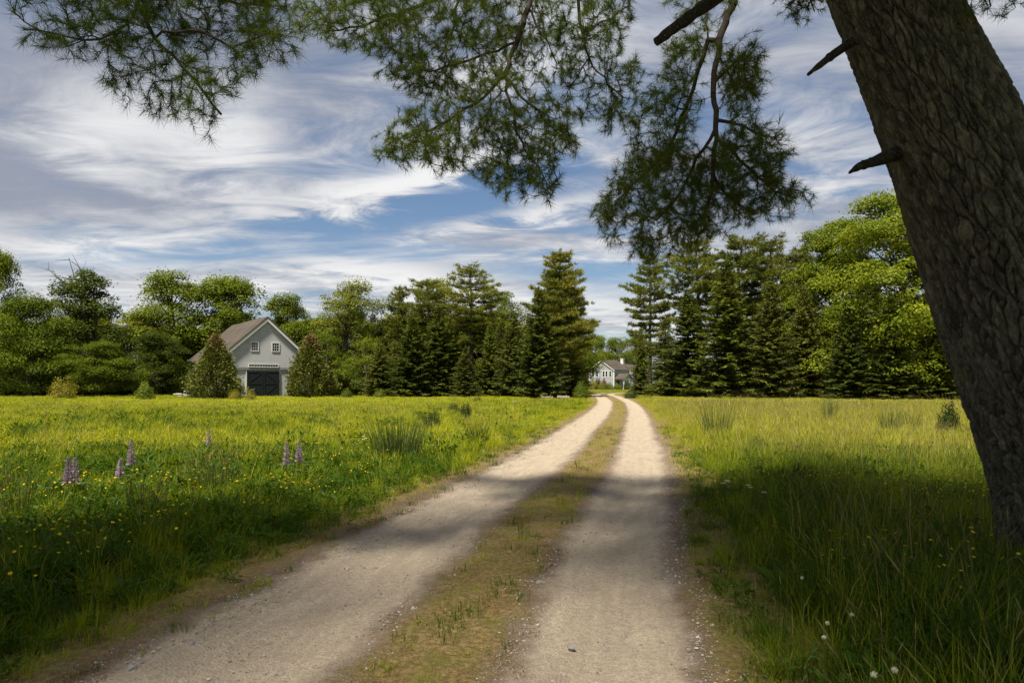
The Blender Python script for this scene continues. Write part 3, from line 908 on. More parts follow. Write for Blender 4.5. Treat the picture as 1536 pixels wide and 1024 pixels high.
# short growth along the middle and shoulders of the lane
for y0, y1, dens, ids, mul in ((.5, 9, 200, [0, 1, 2], 1.), (9, 24, 60, [0, 1, 2], 1.3), (22, 60, 5, [3, 4], .7)):
    x, y = wedge(y0, y1, dens); s = across(x, y)
    mids = np.abs(s - 0.02) < .38 + .06 * lowf(x, y, .1); sh = (np.abs(s) > 1.65) & (np.abs(s) < 2.5)
    k = (mids & (gr.random(len(x)) < .75)) | (sh & (gr.random(len(x)) < .85))
    x, y = x[k], y[k]; n = len(x)
    idx = choose(n, ids, [1.5, 6, .8]) if len(ids) == 3 else choose(n, ids, [2, 2])
    if len(ids) == 3:
        idx = np.where(((s[k] > 1.6) & (gr.random(n) < .55)) | ((s[k] < -2.0) & (gr.random(n) < .4)), choose(n, [0, 2], [1, 1]), idx)
    lf = lowf(x, y, .25)
    if len(ids) == 3:
        idx = np.where((lf > .35) & (gr.random(n) < .6), 0, idx)
    emit(x, y, idx + iS, gr.uniform(.6, 1.3, n) * mul, z=.05)
# yellow wild flowers among the grass
for y0, y1, dens, kk in ((1.5, 8.5, 13.0, 0), (7, 18, 2.2, 1), (18, 40, .16, 2)):
    x, y = wedge(y0, y1, dens); s = across(x, y)
    k = (np.abs(s) > 2.6) & (lowf(x, y, .8, 1.) > np.where(s < 0, -.3 - .6 * (kk == 0), .62)); x, y = x[k], y[k]
    emit(x, y, np.full(len(x), kk + iW), gr.uniform(.8, 1.15, len(x)))
scatter('meadow_grass', np.concatenate(PTS), np.concatenate(ROT), np.concatenate(SCL), np.concatenate(IDX), ALL,
        'green and yellow meadow grass with buttercups on both sides of the lane', 'grass')

# loose gravel
stones = []
for i in range(6):
    g_ = np.random.default_rng(200 + i)
    th, ph = np.meshgrid(np.linspace(0, 2 * np.pi, 8)[:-1], [-.9, 0, .9])
    d = np.stack([np.cos(ph) * np.cos(th), np.cos(ph) * np.sin(th), np.sin(ph) * .65], -1) * g_.uniform(.7, 1.2, th.shape)[..., None]
    V = np.concatenate([d.reshape(-1, 3), [[0, 0, .7]]])
    Q = [(r * 7 + a, r * 7 + (a + 1) % 7, (r + 1) * 7 + (a + 1) % 7, (r + 1) * 7 + a) for r in range(2) for a in range(7)]
    T = [(14 + a, 14 + (a + 1) % 7, 21) for a in range(7)]
    stones.append(mesh('stone', V, T, Q, [plain('gravel_%d' % i, ((.3, .26, .22), (.22, .19, .16), (.36, .32, .27), (.17, .14, .12), (.26, .21, .17), (.4, .37, .33))[i], .85, .25, 2.)]))
n = 120000
x = gr.uniform(-4, 5, n); y = gr.uniform(1, 1, n) * 0 + 1.5 + 19 * gr.random(n) ** 1.6; s = across(x, y)
a = np.abs(s + .02)
w = np.exp(-((a - .45) / .12) ** 2) * .8 + np.exp(-((a - 1.55) / .2) ** 2) * .9 + .16 * ((a > .3) & (a < 1.7))
k = gr.random(n) < w; x, y, s = x[k], y[k], s[k]; n = len(x)
sz = .003 + .0035 * gr.random(n) + .009 * gr.random(n) ** 9
zz = .07 - .05 * np.exp(-((np.abs(s + .05) - 1.02) / .42) ** 2) - .1 * np.clip((np.abs(s) - 2.0) / .7, 0, 1) ** 1.5
scatter('gravel', np.stack([x, y, zz + .0], 1), gr.uniform(0, 6.28, (n, 3)) * np.array([.05, .05, 1]), np.repeat(sz[:, None], 3, 1), gr.integers(0, 6, n), stones,
        'loose pale and grey gravel along the wheel tracks of the lane', 'gravel')

# deeper wood behind the first rows: reads as one mass
fills = []
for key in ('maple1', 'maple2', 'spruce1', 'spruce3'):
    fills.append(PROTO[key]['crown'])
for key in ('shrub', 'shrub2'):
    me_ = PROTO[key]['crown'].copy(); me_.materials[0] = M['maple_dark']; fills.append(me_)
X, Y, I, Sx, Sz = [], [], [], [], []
for i in range(150):
    leftside = i < 85
    px = gr.uniform(-140, 800) if leftside else gr.uniform(1060, 1640)
    d = gr.uniform(96, 122) if leftside else gr.uniform(84, 112)
    hpx = (HY - (474 if leftside else 455)) * gr.uniform(.75, 1.1)
    h = EYE + hpx / F * d
    kk = gr.integers(0, 4) if (leftside and px < 560) or px > 1260 else gr.integers(2, 4)
    X.append((px - 768) / F * d); Y.append(d); I.append(kk); Sz.append(h / (14, 14, 12, 12)[kk]); Sx.append(gr.uniform(.75, 1.05))
for i in range(34):
    px = 540 + 320 * i / 33; d = gr.uniform(94, 112); kk = i % 4; h = EYE + gr.uniform(80, 110) / F * d
    X.append((px - 768) / F * d); Y.append(d); I.append(kk); Sz.append(h / (14, 14, 12, 12)[kk]); Sx.append(gr.uniform(.8, 1.1))
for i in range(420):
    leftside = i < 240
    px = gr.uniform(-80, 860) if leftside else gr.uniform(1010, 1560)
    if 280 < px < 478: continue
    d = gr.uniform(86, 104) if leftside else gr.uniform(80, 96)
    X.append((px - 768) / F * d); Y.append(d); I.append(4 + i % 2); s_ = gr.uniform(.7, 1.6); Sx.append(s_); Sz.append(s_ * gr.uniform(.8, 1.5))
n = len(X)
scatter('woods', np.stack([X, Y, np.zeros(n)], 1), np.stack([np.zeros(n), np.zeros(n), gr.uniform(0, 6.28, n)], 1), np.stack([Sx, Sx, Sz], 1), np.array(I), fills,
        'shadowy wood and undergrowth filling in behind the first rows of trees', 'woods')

# ------------------------------------------------------------------ barn
rz = math.atan2(.6, .8)
barn = empty('barn', (-28.7, 80, 0), 'grey clapboard barn with dark double doors and brown shingle roof', 'barn', None, rz)
W2, L, ZE, ZA = 5.2, 15.0, 4.55, 9.2
link('wall', MB().prism([(-W2, 0), (W2, 0), (W2, ZE), (0, ZA), (-W2, ZE)], 0, L).mesh('barn_wall', [M['clapboard']]), barn)
sl = (ZA - ZE) / W2
def vee(o, top, th):
    return [(-W2 - o, ZE - sl * o + top), (0, ZA + top), (W2 + o, ZE - sl * o + top), (W2 + o, ZE - sl * o + top - th), (0, ZA + top - th), (-W2 - o, ZE - sl * o + top - th)]
def vmesh(o, top, th, y0, y1, name, mt):
    b = MB(); p = vee(o, top, th)
    V = [(x, y, z) for y in (y0, y1) for x, z in p]
    Q = [(0, 1, 4, 5), (1, 2, 3, 4), (6, 7, 10, 11), (7, 8, 9, 10)] + [(i, (i + 1) % 6, 6 + (i + 1) % 6, 6 + i) for i in range(6)]
    return b.add(V, None, Q).mesh(name, [mt])
link('roof', vmesh(.42, .24, .2, -.34, L + .3, 'barn_roof', M['shingle']), barn)
link('rake_trim', vmesh(.38, .03, .36, -.3, -.07, 'barn_rake', M['white']), barn)
for x in (-W2, W2):
    link('corner_board', MB().box((x - .09, -.05, 0), (x + .09, .12, ZE - .15)).mesh('corner_board', [M['white']]), barn)
b = MB(); b.box((-W2 - .36, .2, ZE - .3), (-W2 - .012, L, ZE - .1)); link('eave_trim', b.mesh('eave_trim', [M['white']]), barn)
for x0, x1 in ((-2.3, -.47), (-.43, 1.4)):
    d = link('door', MB().box((x0, -.12, .05), (x1, -.05, 3.08)).mesh('barn_door', [M['door']]), barn)
    b = MB()
    for z in (.08, 1.5, 2.86):
        b.box((x0, -.15, z), (x1, -.118, z + .18))
    for x in (x0, x1 - .16):
        b.box((x, -.155, .08), (x + .16, -.119, 3.04))
    c = (x0 + x1) / 2; flip = x0 > -1
    for z0, z1 in ((.26, 1.5), (1.68, 2.86)):
        xa, xb = (x0 + .16, x1 - .16)
        up = (z0 < 1) == flip
        za, zb = (z0, z1) if up else (z1, z0)
        b.prism([(xa, za - .08), (xa, za + .08), (xb, zb + .08), (xb, zb - .08)], -.146, -.117)
    link('door_brace', b.mesh('door_brace', [M['door']]), d)
b = MB()
b.box((-2.42, -.08, 0), (-2.32, -.004, 3.2)); b.box((1.42, -.08, 0), (1.52, -.004, 3.2)); b.box((-W2 + .1, -.07, 3.22), (W2 - .1, -.004, 3.3))
link('door_trim', b.mesh('door_trim', [M['white']]), barn)
link('door_rail', MB().box((-4.6, -.16, 3.34), (3.6, -.06, 3.44)).mesh('door_rail', [M['tin']]), barn)
def window(parent, x, z0, w, h, y, nx, nz, fr=.12, name='window', mun=.035, side=None):
    """frame on the wall plane y (facing -y), pane behind, muntins"""
    b = MB()
    b.box((x - w / 2 - fr, y - .07, z0 - fr), (x + w / 2 + fr, y - .01, z0)); b.box((x - w / 2 - fr, y - .07, z0 + h), (x + w / 2 + fr, y - .01, z0 + h + fr))
    b.box((x - w / 2 - fr, y - .07, z0), (x - w / 2, y - .01, z0 + h)); b.box((x + w / 2, y - .07, z0), (x + w / 2 + fr, y - .01, z0 + h))
    for i in range(1, nx):
        xx = x - w / 2 + w * i / nx; b.box((xx - mun / 2, y - .055, z0), (xx + mun / 2, y - .03, z0 + h))
    for i in range(1, nz):
        zz = z0 + h * i / nz; b.box((x - w / 2, y - .052, zz - mun / 2), (x + w / 2, y - .032, zz + mun / 2))
    f = link(name, b.mesh('window_frame', [M['white']]), parent)
    link('pane', MB().box((x - w / 2, y - .026, z0), (x + w / 2, y - .006, z0 + h)).mesh('pane', [M['glass']]), f)
    return f
window(barn, -1.42, 5.42, .74, .92, 0, 3, 3, .09, mun=.03); window(barn, .98, 5.42, .74, .92, 0, 3, 3, .09, mun=.03)
window(barn, -.4, 3.58, 3.3, .22, 0, 11, 1, .09, 'transom_window', .03)

# weathered boards left by the barn corner
for i, (px, d, ang, ln) in enumerate(((286, 74, .5, 2.6), (276, 73, -.15, 2.4), (298, 73.5, .2, 3.0))):
    o = link('plank', MB().box((-ln / 2, -.14, 0), (ln / 2, .14, .06)).box((-ln / 2 + .3, -.1, .062), (ln / 2 + .1, .12, .11)).mesh('plank', [M['board']]))
    o.location = ((px - 768) / F * d, d, .3 + .12 * i); o.rotation_euler = (.12, -.1 + .12 * i, ang)
    tag(o, ('pale weathered board leaning highest by the cedar at the barn corner', 'pale weathered board lying farthest left of the barn', 'pale weathered board lying under the left cedar')[i], 'board', 'weathered boards beside the barn')

# ------------------------------------------------------------------ far house
m_, g = mat('house_clapboard')
tc = g.n('ShaderNodeTexCoord').outputs['Object']
g.out(g.mix(g.noise(g.mapping(tc, (.4, .4, 6)), 2., 3), (.26, .26, .275), (.33, .33, .35)), .7); M['hclap'] = m_
house = empty('house', (26.2, 200, 0), 'grey two-storey house with white trim, porch and chimney at the end of the lane', 'house', None, math.atan2(-.6, .8))
hw, hl, he, ha = 4.1, 9.0, 5.7, 8.45
link('wall', MB().prism([(-hw, 0), (hw, 0), (hw, he), (0, ha), (-hw, he)], 0, hl).prism([(-2, 0), (hw + 1.5, 0), (hw + 1.5, 5.1), (1.6, 7.2), (-2, 5.1)], hl + .01, hl + 12).mesh('house_wall', [M['hclap']]), house)
W2, ZE, ZA = hw, he, ha; sl = (ha - he) / hw
rf = link('roof', vmesh(.4, .22, .18, -.35, hl + .3, 'house_roof', M['shingle']), house)
link('rake_trim', vmesh(.36, .02, .32, -.31, -.06, 'house_rake', M['white']), house)
W2, ZE, ZA = 3.9, 5.15, 7.3; sl = (ZA - ZE) / W2
o = link('roof', vmesh(.4, .2, .18, hl + .35, hl + 12.3, 'wing_roof', M['shingle']), house); o.location = (1.65, 0, 0)
link('chimney', MB().box((.8, hl + 1.2, 6.6), (1.7, hl + 2.1, 9.0)).box((.72, hl + 1.12, 9.0), (1.78, hl + 2.18, 9.2)).mesh('chimney', [M['white']]), rf)
for x in (-hw, hw):
    link('corner_board', MB().box((x - .14, -.06, 0), (x + .14, .2, he - .1)).mesh('house_trim', [M['white']]), house)
link('eave_trim', MB().box((hw + .01, .25, he - .35), (hw + .3, hl, he - .05)).mesh('house_eave', [M['white']]), house)
for x in (-2.75, -1.4, .75, 1.7, 2.95):
    window(house, x, 3.6, .66, 1.6, 0, 1, 2, .16)
link('gable_vent', MB().prism([(-.75, 6.6), (.75, 6.6), (0, 7.35)], -.06, -.005).mesh('gable_vent', [M['white']]), house)
# porch: gabled roof on white columns at the right-hand corner
por = link('porch', MB().prism([(-2.3, 2.75), (2.3, 2.75), (2.3, 2.95), (0, 4.3), (-2.3, 2.95)], 0, 3.2).mesh('porch_gable', [M['hclap']]), house)
por.location = (hw + 3.4, 2.4, 0); por.rotation_euler = (0, 0, R(90))
W2, ZE, ZA = 2.3, 2.95, 4.3; sl = (ZA - ZE) / W2
pr = link('porch_roof', vmesh(.35, .18, .14, -.3, 3.2, 'porch_roof', M['shingle']), por)
for x in (-2.1, 2.1):
    link('column', MB().box((x - .17, .1, 0), (x + .17, .44, 2.75)).box((x - .24, .03, 2.55), (x + .24, .5, 2.74)).box((x - .24, .03, 0), (x + .24, .5, .25)).mesh('column', [M['white']]), por)
link('beam', MB().box((-2.4, -.04, 2.7), (2.4, .5, 2.95)).mesh('beam', [M['white']]), por)
link('door', MB().box((hw + .005, 1.6, .1), (hw + .07, 3.2, 2.3)).mesh('house_door', [M['door']]), house)

SH = 'garden shrubs in front of the far house'
for i, (px, d, w, h, mt, lab) in enumerate((
        (889, 178, 15, 2.1, 'shrub_yellow', 'rounded golden shrub below the left corner of the far house'),
        (897, 186, 9, 2.7, 'shrub_dark', 'dark green shrub against the far house wall, beside the golden one'),
        (906, 187, 10, 2.3, 'shrub_red', 'dark red shrub under the gable windows of the far house'),
        (903, 180, 11, 1.7, 'shrub_yellow', 'low orange-yellow shrub in the middle of the house garden'),
        (913, 178, 13, 1.5, 'shrub', 'low green mound in front of the house porch, left side'),
        (926, 178, 14, 1.3, 'shrub', 'green mound in front of the house porch steps'),
        (878, 172, 11, 2.2, 'shrub', 'tall loose green bush left of the golden shrub'),
        (940, 176, 10, 1.9, 'shrub_dark', 'dark shrub by the right end of the house porch'))):
    p = PROTO['shrub' if i % 2 else 'shrub2']; sx = w / F * d / 2.0
    r_ = empty('garden_shrub', ((px - 768) / F * d, d, 0), lab, 'shrub', SH, rnd.uniform(0, 6), (sx, sx, h / 1.5))
    for part, nm in (('trunk', 'stem'), ('crown', 'foliage')):
        o = link(nm, p[part], r_)
        if part == 'crown': o.material_slots[0].link = 'OBJECT'; o.material_slots[0].material = M[mt]
BU = 'bushes standing in the meadow'
for i, (px, base, wpx, hpx, mt, lab) in enumerate((
        (649, 646, 24, 24, 'shrub_dark', 'round dark green bush alone in the left meadow'),
        (632, 640, 18, 16, 'shrub', 'paler bush touching the left side of round dark bush'),
        (681, 622, 18, 13, 'shrub_dark', 'small dark bush, left one of the pair behind round dark bush'),
        (699, 630, 16, 20, 'shrub_dark', 'dark upright bush, right one of the pair behind round dark bush'),
        (716, 605, 12, 8, 'shrub', 'tiny faint bush far back in the left meadow before the spruces'),
        (95, 599, 32, 24, 'shrub_yellow', 'light yellow-green bush at the wood edge left of the barn'),
        (218, 600, 24, 20, 'shrub', 'green bush at the wood edge just left of the boards'),
        (352, 600, 16, 12, 'shrub_yellow', 'small bright bush at the foot of the left cedar'),
        (376, 600, 14, 11, 'shrub_yellow', 'small bright bush before the barn door'),
        (520, 597, 16, 11, 'shrub', 'small bush at the wood edge right of the right cedar'),
        (570, 597, 18, 10, 'shrub', 'low bush at the foot of the olive spruce'),
        (872, 597, 22, 18, 'shrub', 'pale leafy bush beside the grey logs at the lane mouth'),
        (946, 598, 20, 9, 'shrub_dark', 'low spreading dark bush under the spruce by the lane mouth'),
        (1424, 654, 30, 36, 'shrub_dark', 'dark round bush touching the leaning trunk in the photo'),
        (1135, 690, 40, 26, 'shrub', 'low leafy green bush in the right meadow near the lane'),
        (1205, 738, 46, 30, 'shrub_dark', 'low dark leafy clump in shade of the right meadow'))):
    d = EYE * F / (base - HY); p = PROTO['shrub' if i % 2 else 'shrub2']; sx = wpx / F * d / 2.0; h = hpx / F * d
    r_ = empty('bush', ((px - 768) / F * d, d, 0), lab, 'bush', BU, rnd.uniform(0, 6), (sx, sx, h / 1.5 * 1.1))
    for part, nm in (('trunk', 'stem'), ('crown', 'foliage')):
        o = link(nm, p[part], r_)
        if part == 'crown': o.material_slots[0].link = 'OBJECT'; o.material_slots[0].material = M[mt]

# grey logs by the lane mouth
for i, (px, d, ln, r_, ang, z, lab) in enumerate(((820, 72, 1.5, .15, .5, .12, 'grey weathered log at the lane mouth, left one'), (845, 71, 1.3, .19, -.4, .14, 'thicker grey log at the lane mouth, beside the pale bush'))):
    b = MB(); x = np.linspace(-ln / 2, ln / 2, 9); g_ = np.random.default_rng(i)
    b.tube(np.stack([x, g_.normal(0, .02, 9), g_.normal(0, .02, 9)], 1), r_ * g_.uniform(.88, 1.1, 9), 12)
    b.tube([(ln * .2, 0, 0), (ln * .28, -.15, .35)], [.05, .02], 6)
    o = link('log', b.mesh('log', [M['deadwood']], True)); o.location = ((px - 768) / F * d, d, z); o.rotation_euler = (0, .04, ang)
    tag(o, lab, 'log', 'grey logs at the lane mouth')

# ------------------------------------------------------------------ single plants in the meadow
def lupine_mesh(seed):
    g_ = np.random.default_rng(seed)
    st = MB(); st.tube([(0, 0, 0), (.01, .005, .35), (.005, 0, .98)], [.006, .005, .002], 6)
    sp = MB(); n = 420
    q = g_.random(n); a = g_.uniform(0, 6.283, n); r = (.043 * (1 - q) ** .7 + .008) * g_.uniform(.5, 1.1, n)
    q = np.floor(q * 17) / 17 + g_.normal(0, .008, n)
    c = np.stack([r * np.cos(a) + .005, r * np.sin(a), .52 + .48 * q], 1)
    U = unit(np.stack([np.cos(a), np.sin(a), g_.uniform(.2, 1., n)], 1)); W = perp(U, g_)
    sp.cards(c, U, W, .03 * (1.15 - .7 * q), .018 * (1.1 - .5 * q))
    lv = []
    for k in range(7):
        b = MB(); th = k * 2.4 + g_.uniform(-.3, .3); h = .08 + .055 * k; ln = g_.uniform(.12, .2)
        e = np.array([math.cos(th) * ln, math.sin(th) * ln, h + .1])
        b.tube([(0, 0, h), tuple(e)], [.003, .0015], 4)
        f = np.arange(9) * 2 * np.pi / 9
        U = unit(np.stack([np.cos(f), np.sin(f), np.full(9, .25)], 1)); W = unit(np.cross(U, [0, 0, 1.]))
        b.cards(e + U * .042, U, W, .085, .022); lv.append(b.mesh('lupine_leaf', [M['lupine_leaf']]))
    return st.mesh('lupine_stem', [M['rush']]), sp.mesh('lupine_spike', [M['purple']]), lv
lst, lsp, llv = lupine_mesh(5)
for px, top, d, lab in ((103, 683, 8.4, 'purple lupine spike, left and brightest of the close pair at left'), (113, 684, 8.7, 'purple lupine spike, right one of the close pair at left'),
                        (180, 686, 9.6, 'small faint lupine just left of the tall single lupine'), (197, 656, 10.0, 'tall single lupine spike right of the close pair'),
                        (313, 642, 14.0, 'slender lupine farthest back in the left meadow'), (430, 661, 10.4, 'lupine spike, left one of the pair nearest the lane'), (449, 659, 10.8, 'lupine spike, right one of the pair nearest the lane')):
    h = EYE + (HY - top) / F * d
    sx = 1.0 if d < 12 else .9
    r_ = empty('lupine', ((px - 768) / F * d, d, 0), lab, 'lupine', 'lupines in the left meadow', rnd.uniform(0, 6), (sx * 1.15, sx * 1.15, h))
    link('stem', lst, r_); link('flower_spike', lsp, r_)
    for lm in llv: link('leaf', lm, r_)

def rushmesh(seed, n, W, H, lean, w=.006, heads=False):
    g_ = np.random.default_rng(seed); b = MB()
    a = g_.uniform(0, 6.283, n); r = W * .32 * np.sqrt(g_.random(n))
    p0 = np.stack([r * np.cos(a), r * np.sin(a) * .7, 0 * a], 1)
    h = H * g_.uniform(.55, 1.03, n); o_ = np.stack([np.cos(a), np.sin(a), 0 * a], 1) * (r / (W * .32) * lean * W)[:, None]
    z = np.array([[0, 0, 1.]])
    p1 = p0 + z * h[:, None] * .5 + o_ * .35; p2 = p0 + z * h[:, None] + o_ + g_.normal(0, .015, (n, 3))
    b.segs(p0, p1, w / 2, w * .4, 4); b.segs(p1, p2, w * .4, w * .12, 4)
    if heads:
        k = slice(0, n // 3); U = unit(p2[k] - p1[k]); Wd = perp(U, g_)
        b.cards(p2[k], U, Wd, .11, .02, 1); b.cards(p2[k], U, np.cross(U, Wd), .11, .02, 1)
    return b
for i, (px, base, wpx, hpx, n, heads, lab) in enumerate((
        (594, 700, 92, 68, 260, False, 'big clump of tall upright rushes in the left meadow near the lane'),
        (716, 668, 42, 34, 110, False, 'small rush clump beside the lane, right of the big rush clump'),
        (316, 752, 84, 66, 110, True, 'dark brown-tipped dock stems at the edge of shade in the left meadow'),
        (212, 790, 62, 58, 60, True, 'thin dark seed stems below the tall single lupine'),
        (26, 800, 56, 96, 46, True, 'dark seed stems at the left border of the photo'),
        (1244, 634, 26, 38, 90, False, 'thin upright green stem clump in the right meadow, farthest left of its row'),
        (1334, 650, 42, 34, 160, False, 'broad green stem clump in the middle of right meadow row'),
        (1366, 648, 30, 28, 110, False, 'small green stem clump between the broad one and the dark bush near trunk'),
        (1075, 660, 60, 52, 130, True, 'pinkish seed-head grass clump beside the lane in the right meadow'))):
    d = EYE * F / (base - HY); W, H = wpx / F * d, hpx / F * d * 1.15
    b = rushmesh(70 + i, n, W, H, .25, .007 if d < 13 else .01, heads)
    o = link('rush_clump', b.mesh('rush_stems', [M['rush'], M['head']])); o.location = ((px - 768) / F * d, d, 0)
    tag(o, lab, 'rush clump', 'tall stem clumps in the meadow')

def flowerplant(kind, px, top, d, lab, grp, mt, size=.02, n=1):
    h = max(.06, EYE + (HY - top) / F * d)
    g_ = np.random.default_rng(int(px * 7 + top)); r_ = empty(kind, ((px - 768) / F * d, d, 0), lab, 'wild flower', grp)
    st, hd = MB(), MB()
    tops = []
    for i in range(n):
        e = np.array([g_.normal(0, .035) * (n > 1), g_.normal(0, .035) * (n > 1), h * (1 if i == 0 else g_.uniform(.88, 1.))]); tops.append(e)
        st.tube([(0, 0, 0), (e[0] * .4, e[1] * .4, h * .6), e], [.0025, .002, .0015], 5)
    for e in tops:
        if kind == 'dandelion_clock':
            U = sphere(g_, 150); c = e + U * size * .25; hd.spikes(c, U, perp(U, g_), size * .75, .0012)
            b = e + U * size; hd.cards(b, perp(U, g_), perp(U, g_), .004, .004)
        elif kind == 'yarrow':
            a = g_.uniform(0, 6.28, 40); r = size * np.sqrt(g_.random(40)); c = e + np.stack([r * np.cos(a), r * np.sin(a), .006 - r * .2], 1)
            U = unit(np.stack([np.cos(a), np.sin(a), .1 * a], 1)); hd.cards(c, U, perp(U, g_), .012, .012)
        else:
            k = 16; a = np.arange(k) * 6.283 / k; U = unit(np.stack([np.cos(a), np.sin(a), np.full(k, .35)], 1)); W = unit(np.cross(U, [0, 0, 1.]))
            hd.cards(e + U * size * .5, U, W, size, size * .42); hd.cards(e + U * size * .25 + [0, 0, .002], U, W, size * .6, size * .4)
    link('stem', st.mesh('flower_stem', [M['rush']]), r_); link('flower_head', hd.mesh('flower_head', [M[mt]]), r_)
DC = 'dandelion clocks in the right verge'
for px, top, d, lab in ((1342, 1004, 2.95, 'largest white dandelion clock at the bottom of photo'), (1311, 1011, 2.95, 'white dandelion clock just left of the largest one'),
                        (1236, 955, 3.3, 'white dandelion clock left above the bottom pair'), (1278, 921, 3.6, 'small white dandelion clock, topmost near-right'),
                        (1241, 934, 3.5, 'tiny white dandelion clock between the others on right verge'), (1203, 866, 4.4, 'tiny white dandelion clock at mid height in shaded right grass')):
    flowerplant('dandelion_clock', px, top, d, lab, DC, 'petal_white', .0145 if d < 3 else .011)
for px, top, d, lab in ((1081, 776, 6.6, 'orange hawkweed flower nearest the lane'), (1136, 792, 6.3, 'orange hawkweed with wide head, middle of three'), (1159, 789, 6.4, 'orange hawkweed farthest right of three')):
    flowerplant('hawkweed', px, top, d, lab, 'orange hawkweeds in the right meadow', 'orange', .017)
for px, top, d, n, lab in ((1086, 720, 8.5, 3, 'white yarrow heads beside the lane, left of the other white flowers'), (1117, 727, 8.2, 2, 'white yarrow of two heads in middle of right meadow shade'), (1146, 738, 7.8, 1, 'single white yarrow right of the two-headed one'),
                           (548, 654, 14, 3, 'white yarrow left of the big rush clump'), (771, 601, 38, 5, 'white-flowered plant far back near the lane mouth')):
    flowerplant('yarrow', px, top, d, lab, 'white yarrows in the meadow', 'petal_white', .03 if d < 20 else .13, n)

# larger stones on the lane edges
for i, (px, py, r_, lab) in enumerate(((811, 886, .055, 'largest pale stone on the left edge of right wheel track'), (757, 884, .022, 'small stone on the grassy middle strip'), (857, 985, .03, 'grey stone low in right wheel track edge'),
                                       (834, 871, .022, 'small white stone just above the largest pale stone'), (287, 978, .028, 'pale stone on the left shoulder of lane'), (199, 1018, .045, 'flat pale stone at the bottom left edge of lane'), (458, 863, .024, 'dark stone where left grass meets lane'))):
    d = EYE * F / (py - HY)
    o = link('stone', stones[i % 6].copy()); o.location = ((px - 768) / F * d, d, .055); o.scale = (r_, r_ * .8, r_ * .8); o.rotation_euler = (.1, .1, i)
    o.data.materials[0] = M['grey_rock']
    tag(o, lab, 'stone', 'larger stones on the lane')

# ------------------------------------------------------------------ leaning foreground pine
D0 = 5.5
pine = empty('leaning_pine', (4.9, D0, 0), 'leaning old pine with furrowed bark and boughs hanging over the lane', 'tree')
base = np.array([4.9, D0, 0])
axpts = np.array([(5.0, -.3), (4.9, 0), (4.68, .6), (4.42, 1.3), (4.16, 2.0), (3.70, 3.22), (3.02, 4.69), (2.6, 6.0), (2.2, 8), (1.9, 10), (1.7, 13), (1.65, 16), (1.7, 19)])
axr = np.array([.72, .67, .63, .605, .585, .53, .425, .41, .40, .35, .27, .18, .06])
zz = np.unique(np.concatenate([np.linspace(-.3, 5.6, 620), np.linspace(5.6, 19, 90)]))
axx = np.interp(zz, axpts[:, 1], axpts[:, 0])
kern = np.hanning(41); kern /= kern.sum()
axx = np.convolve(np.pad(axx, 20, 'edge'), kern, 'same')[20:-20]; rr = np.interp(zz, axpts[:, 1], axr)
NS = 640
th = np.arange(NS) * 2 * np.pi / NS
def worley(u, v, nu, seed):
    """distance to the two nearest jittered cell points; periodic in u"""
    g2 = np.random.default_rng(seed); nv = int(v.max()) + 3
    jx, jy = g2.random((nu, nv)), g2.random((nu, nv))
    f1 = np.full(u.shape, 9.); f2 = np.full(u.shape, 9.); iu, iv = np.floor(u).astype(int), np.floor(v).astype(int)
    hid = np.zeros(u.shape); hh = g2.random((nu, nv))
    for a in (-1, 0, 1):
        for b_ in (-1, 0, 1):
            cu, cv = (iu + a) % nu, np.clip(iv + b_, 0, nv - 1)
            dd = np.hypot(iu + a + jx[cu, cv] - u, iv + b_ + jy[cu, cv] - v)
            near_ = dd < f1
            f2 = np.where(near_, f1, np.minimum(f2, dd)); hid = np.where(near_, hh[cu, cv], hid); f1 = np.where(near_, dd, f1)
    return f1, f2, hid
TH, ZZ = np.meshgrid(th, zz)
u = TH / (2 * np.pi) * 58 + .3 * np.sin(ZZ * 1.9 + np.sin(TH * 3)) + .2 * np.sin(ZZ * 11.7 + TH * 9) + .12 * np.sin(ZZ * 27 + TH * 21)
v = (ZZ + .3) * 4.0 + .3 * np.sin(TH * 7)
f1, f2, hid = worley(np.mod(u, 58), v, 58, 4)
f1b, f2b, hb = worley(np.mod(u * 2.0, 116), (ZZ + .3) * 19 + .6 * np.sin(TH * 11) + .5 * np.sin(u * 2.1), 116, 5)
fur = np.clip((f2 - f1 - .015) / .17, 0, 1) ** .55
disp = .042 * (fur - .85) + .008 * (hid - .5) + .010 * (np.clip((f2b - f1b) / .35, 0, 1) - .7) + .012 * (hb - .5) + .02 * np.sin(TH * 3 + ZZ * .7) + .012 * np.sin(TH * 5 - ZZ * 1.9)
disp *= np.clip((19.5 - ZZ) / 8, .2, 1)
flare = .16 * np.exp(-np.maximum(ZZ, 0) / .3) * (1 + .6 * np.sin(TH * 5 + 1)) * .6
rad = rr[:, None] + disp + flare
TV = np.stack([axx[:, None] + rad * np.cos(TH) - base[0], rad * np.sin(TH) + 0 * ZZ, ZZ], -1)
k = np.arange(len(zz) - 1)[:, None] * NS; i = np.arange(NS)[None]; j = (np.arange(NS)[None] + 1) % NS
TQ = np.stack([k + i, k + j, k + NS + j, k + NS + i], -1).reshape(-1, 4)
tme = mesh('leaning_trunk', TV, None, TQ, [M['pinebark']], None, True)
at = tme.attributes.new('flake', 'FLOAT', 'POINT'); at.data.foreach_set('value', (.6 * hb + .4 * hid).astype(np.float32).ravel())
trunk = link('trunk', tme, pine)
axis_at = lambda z: np.array([np.interp(z, zz, axx), D0, z])


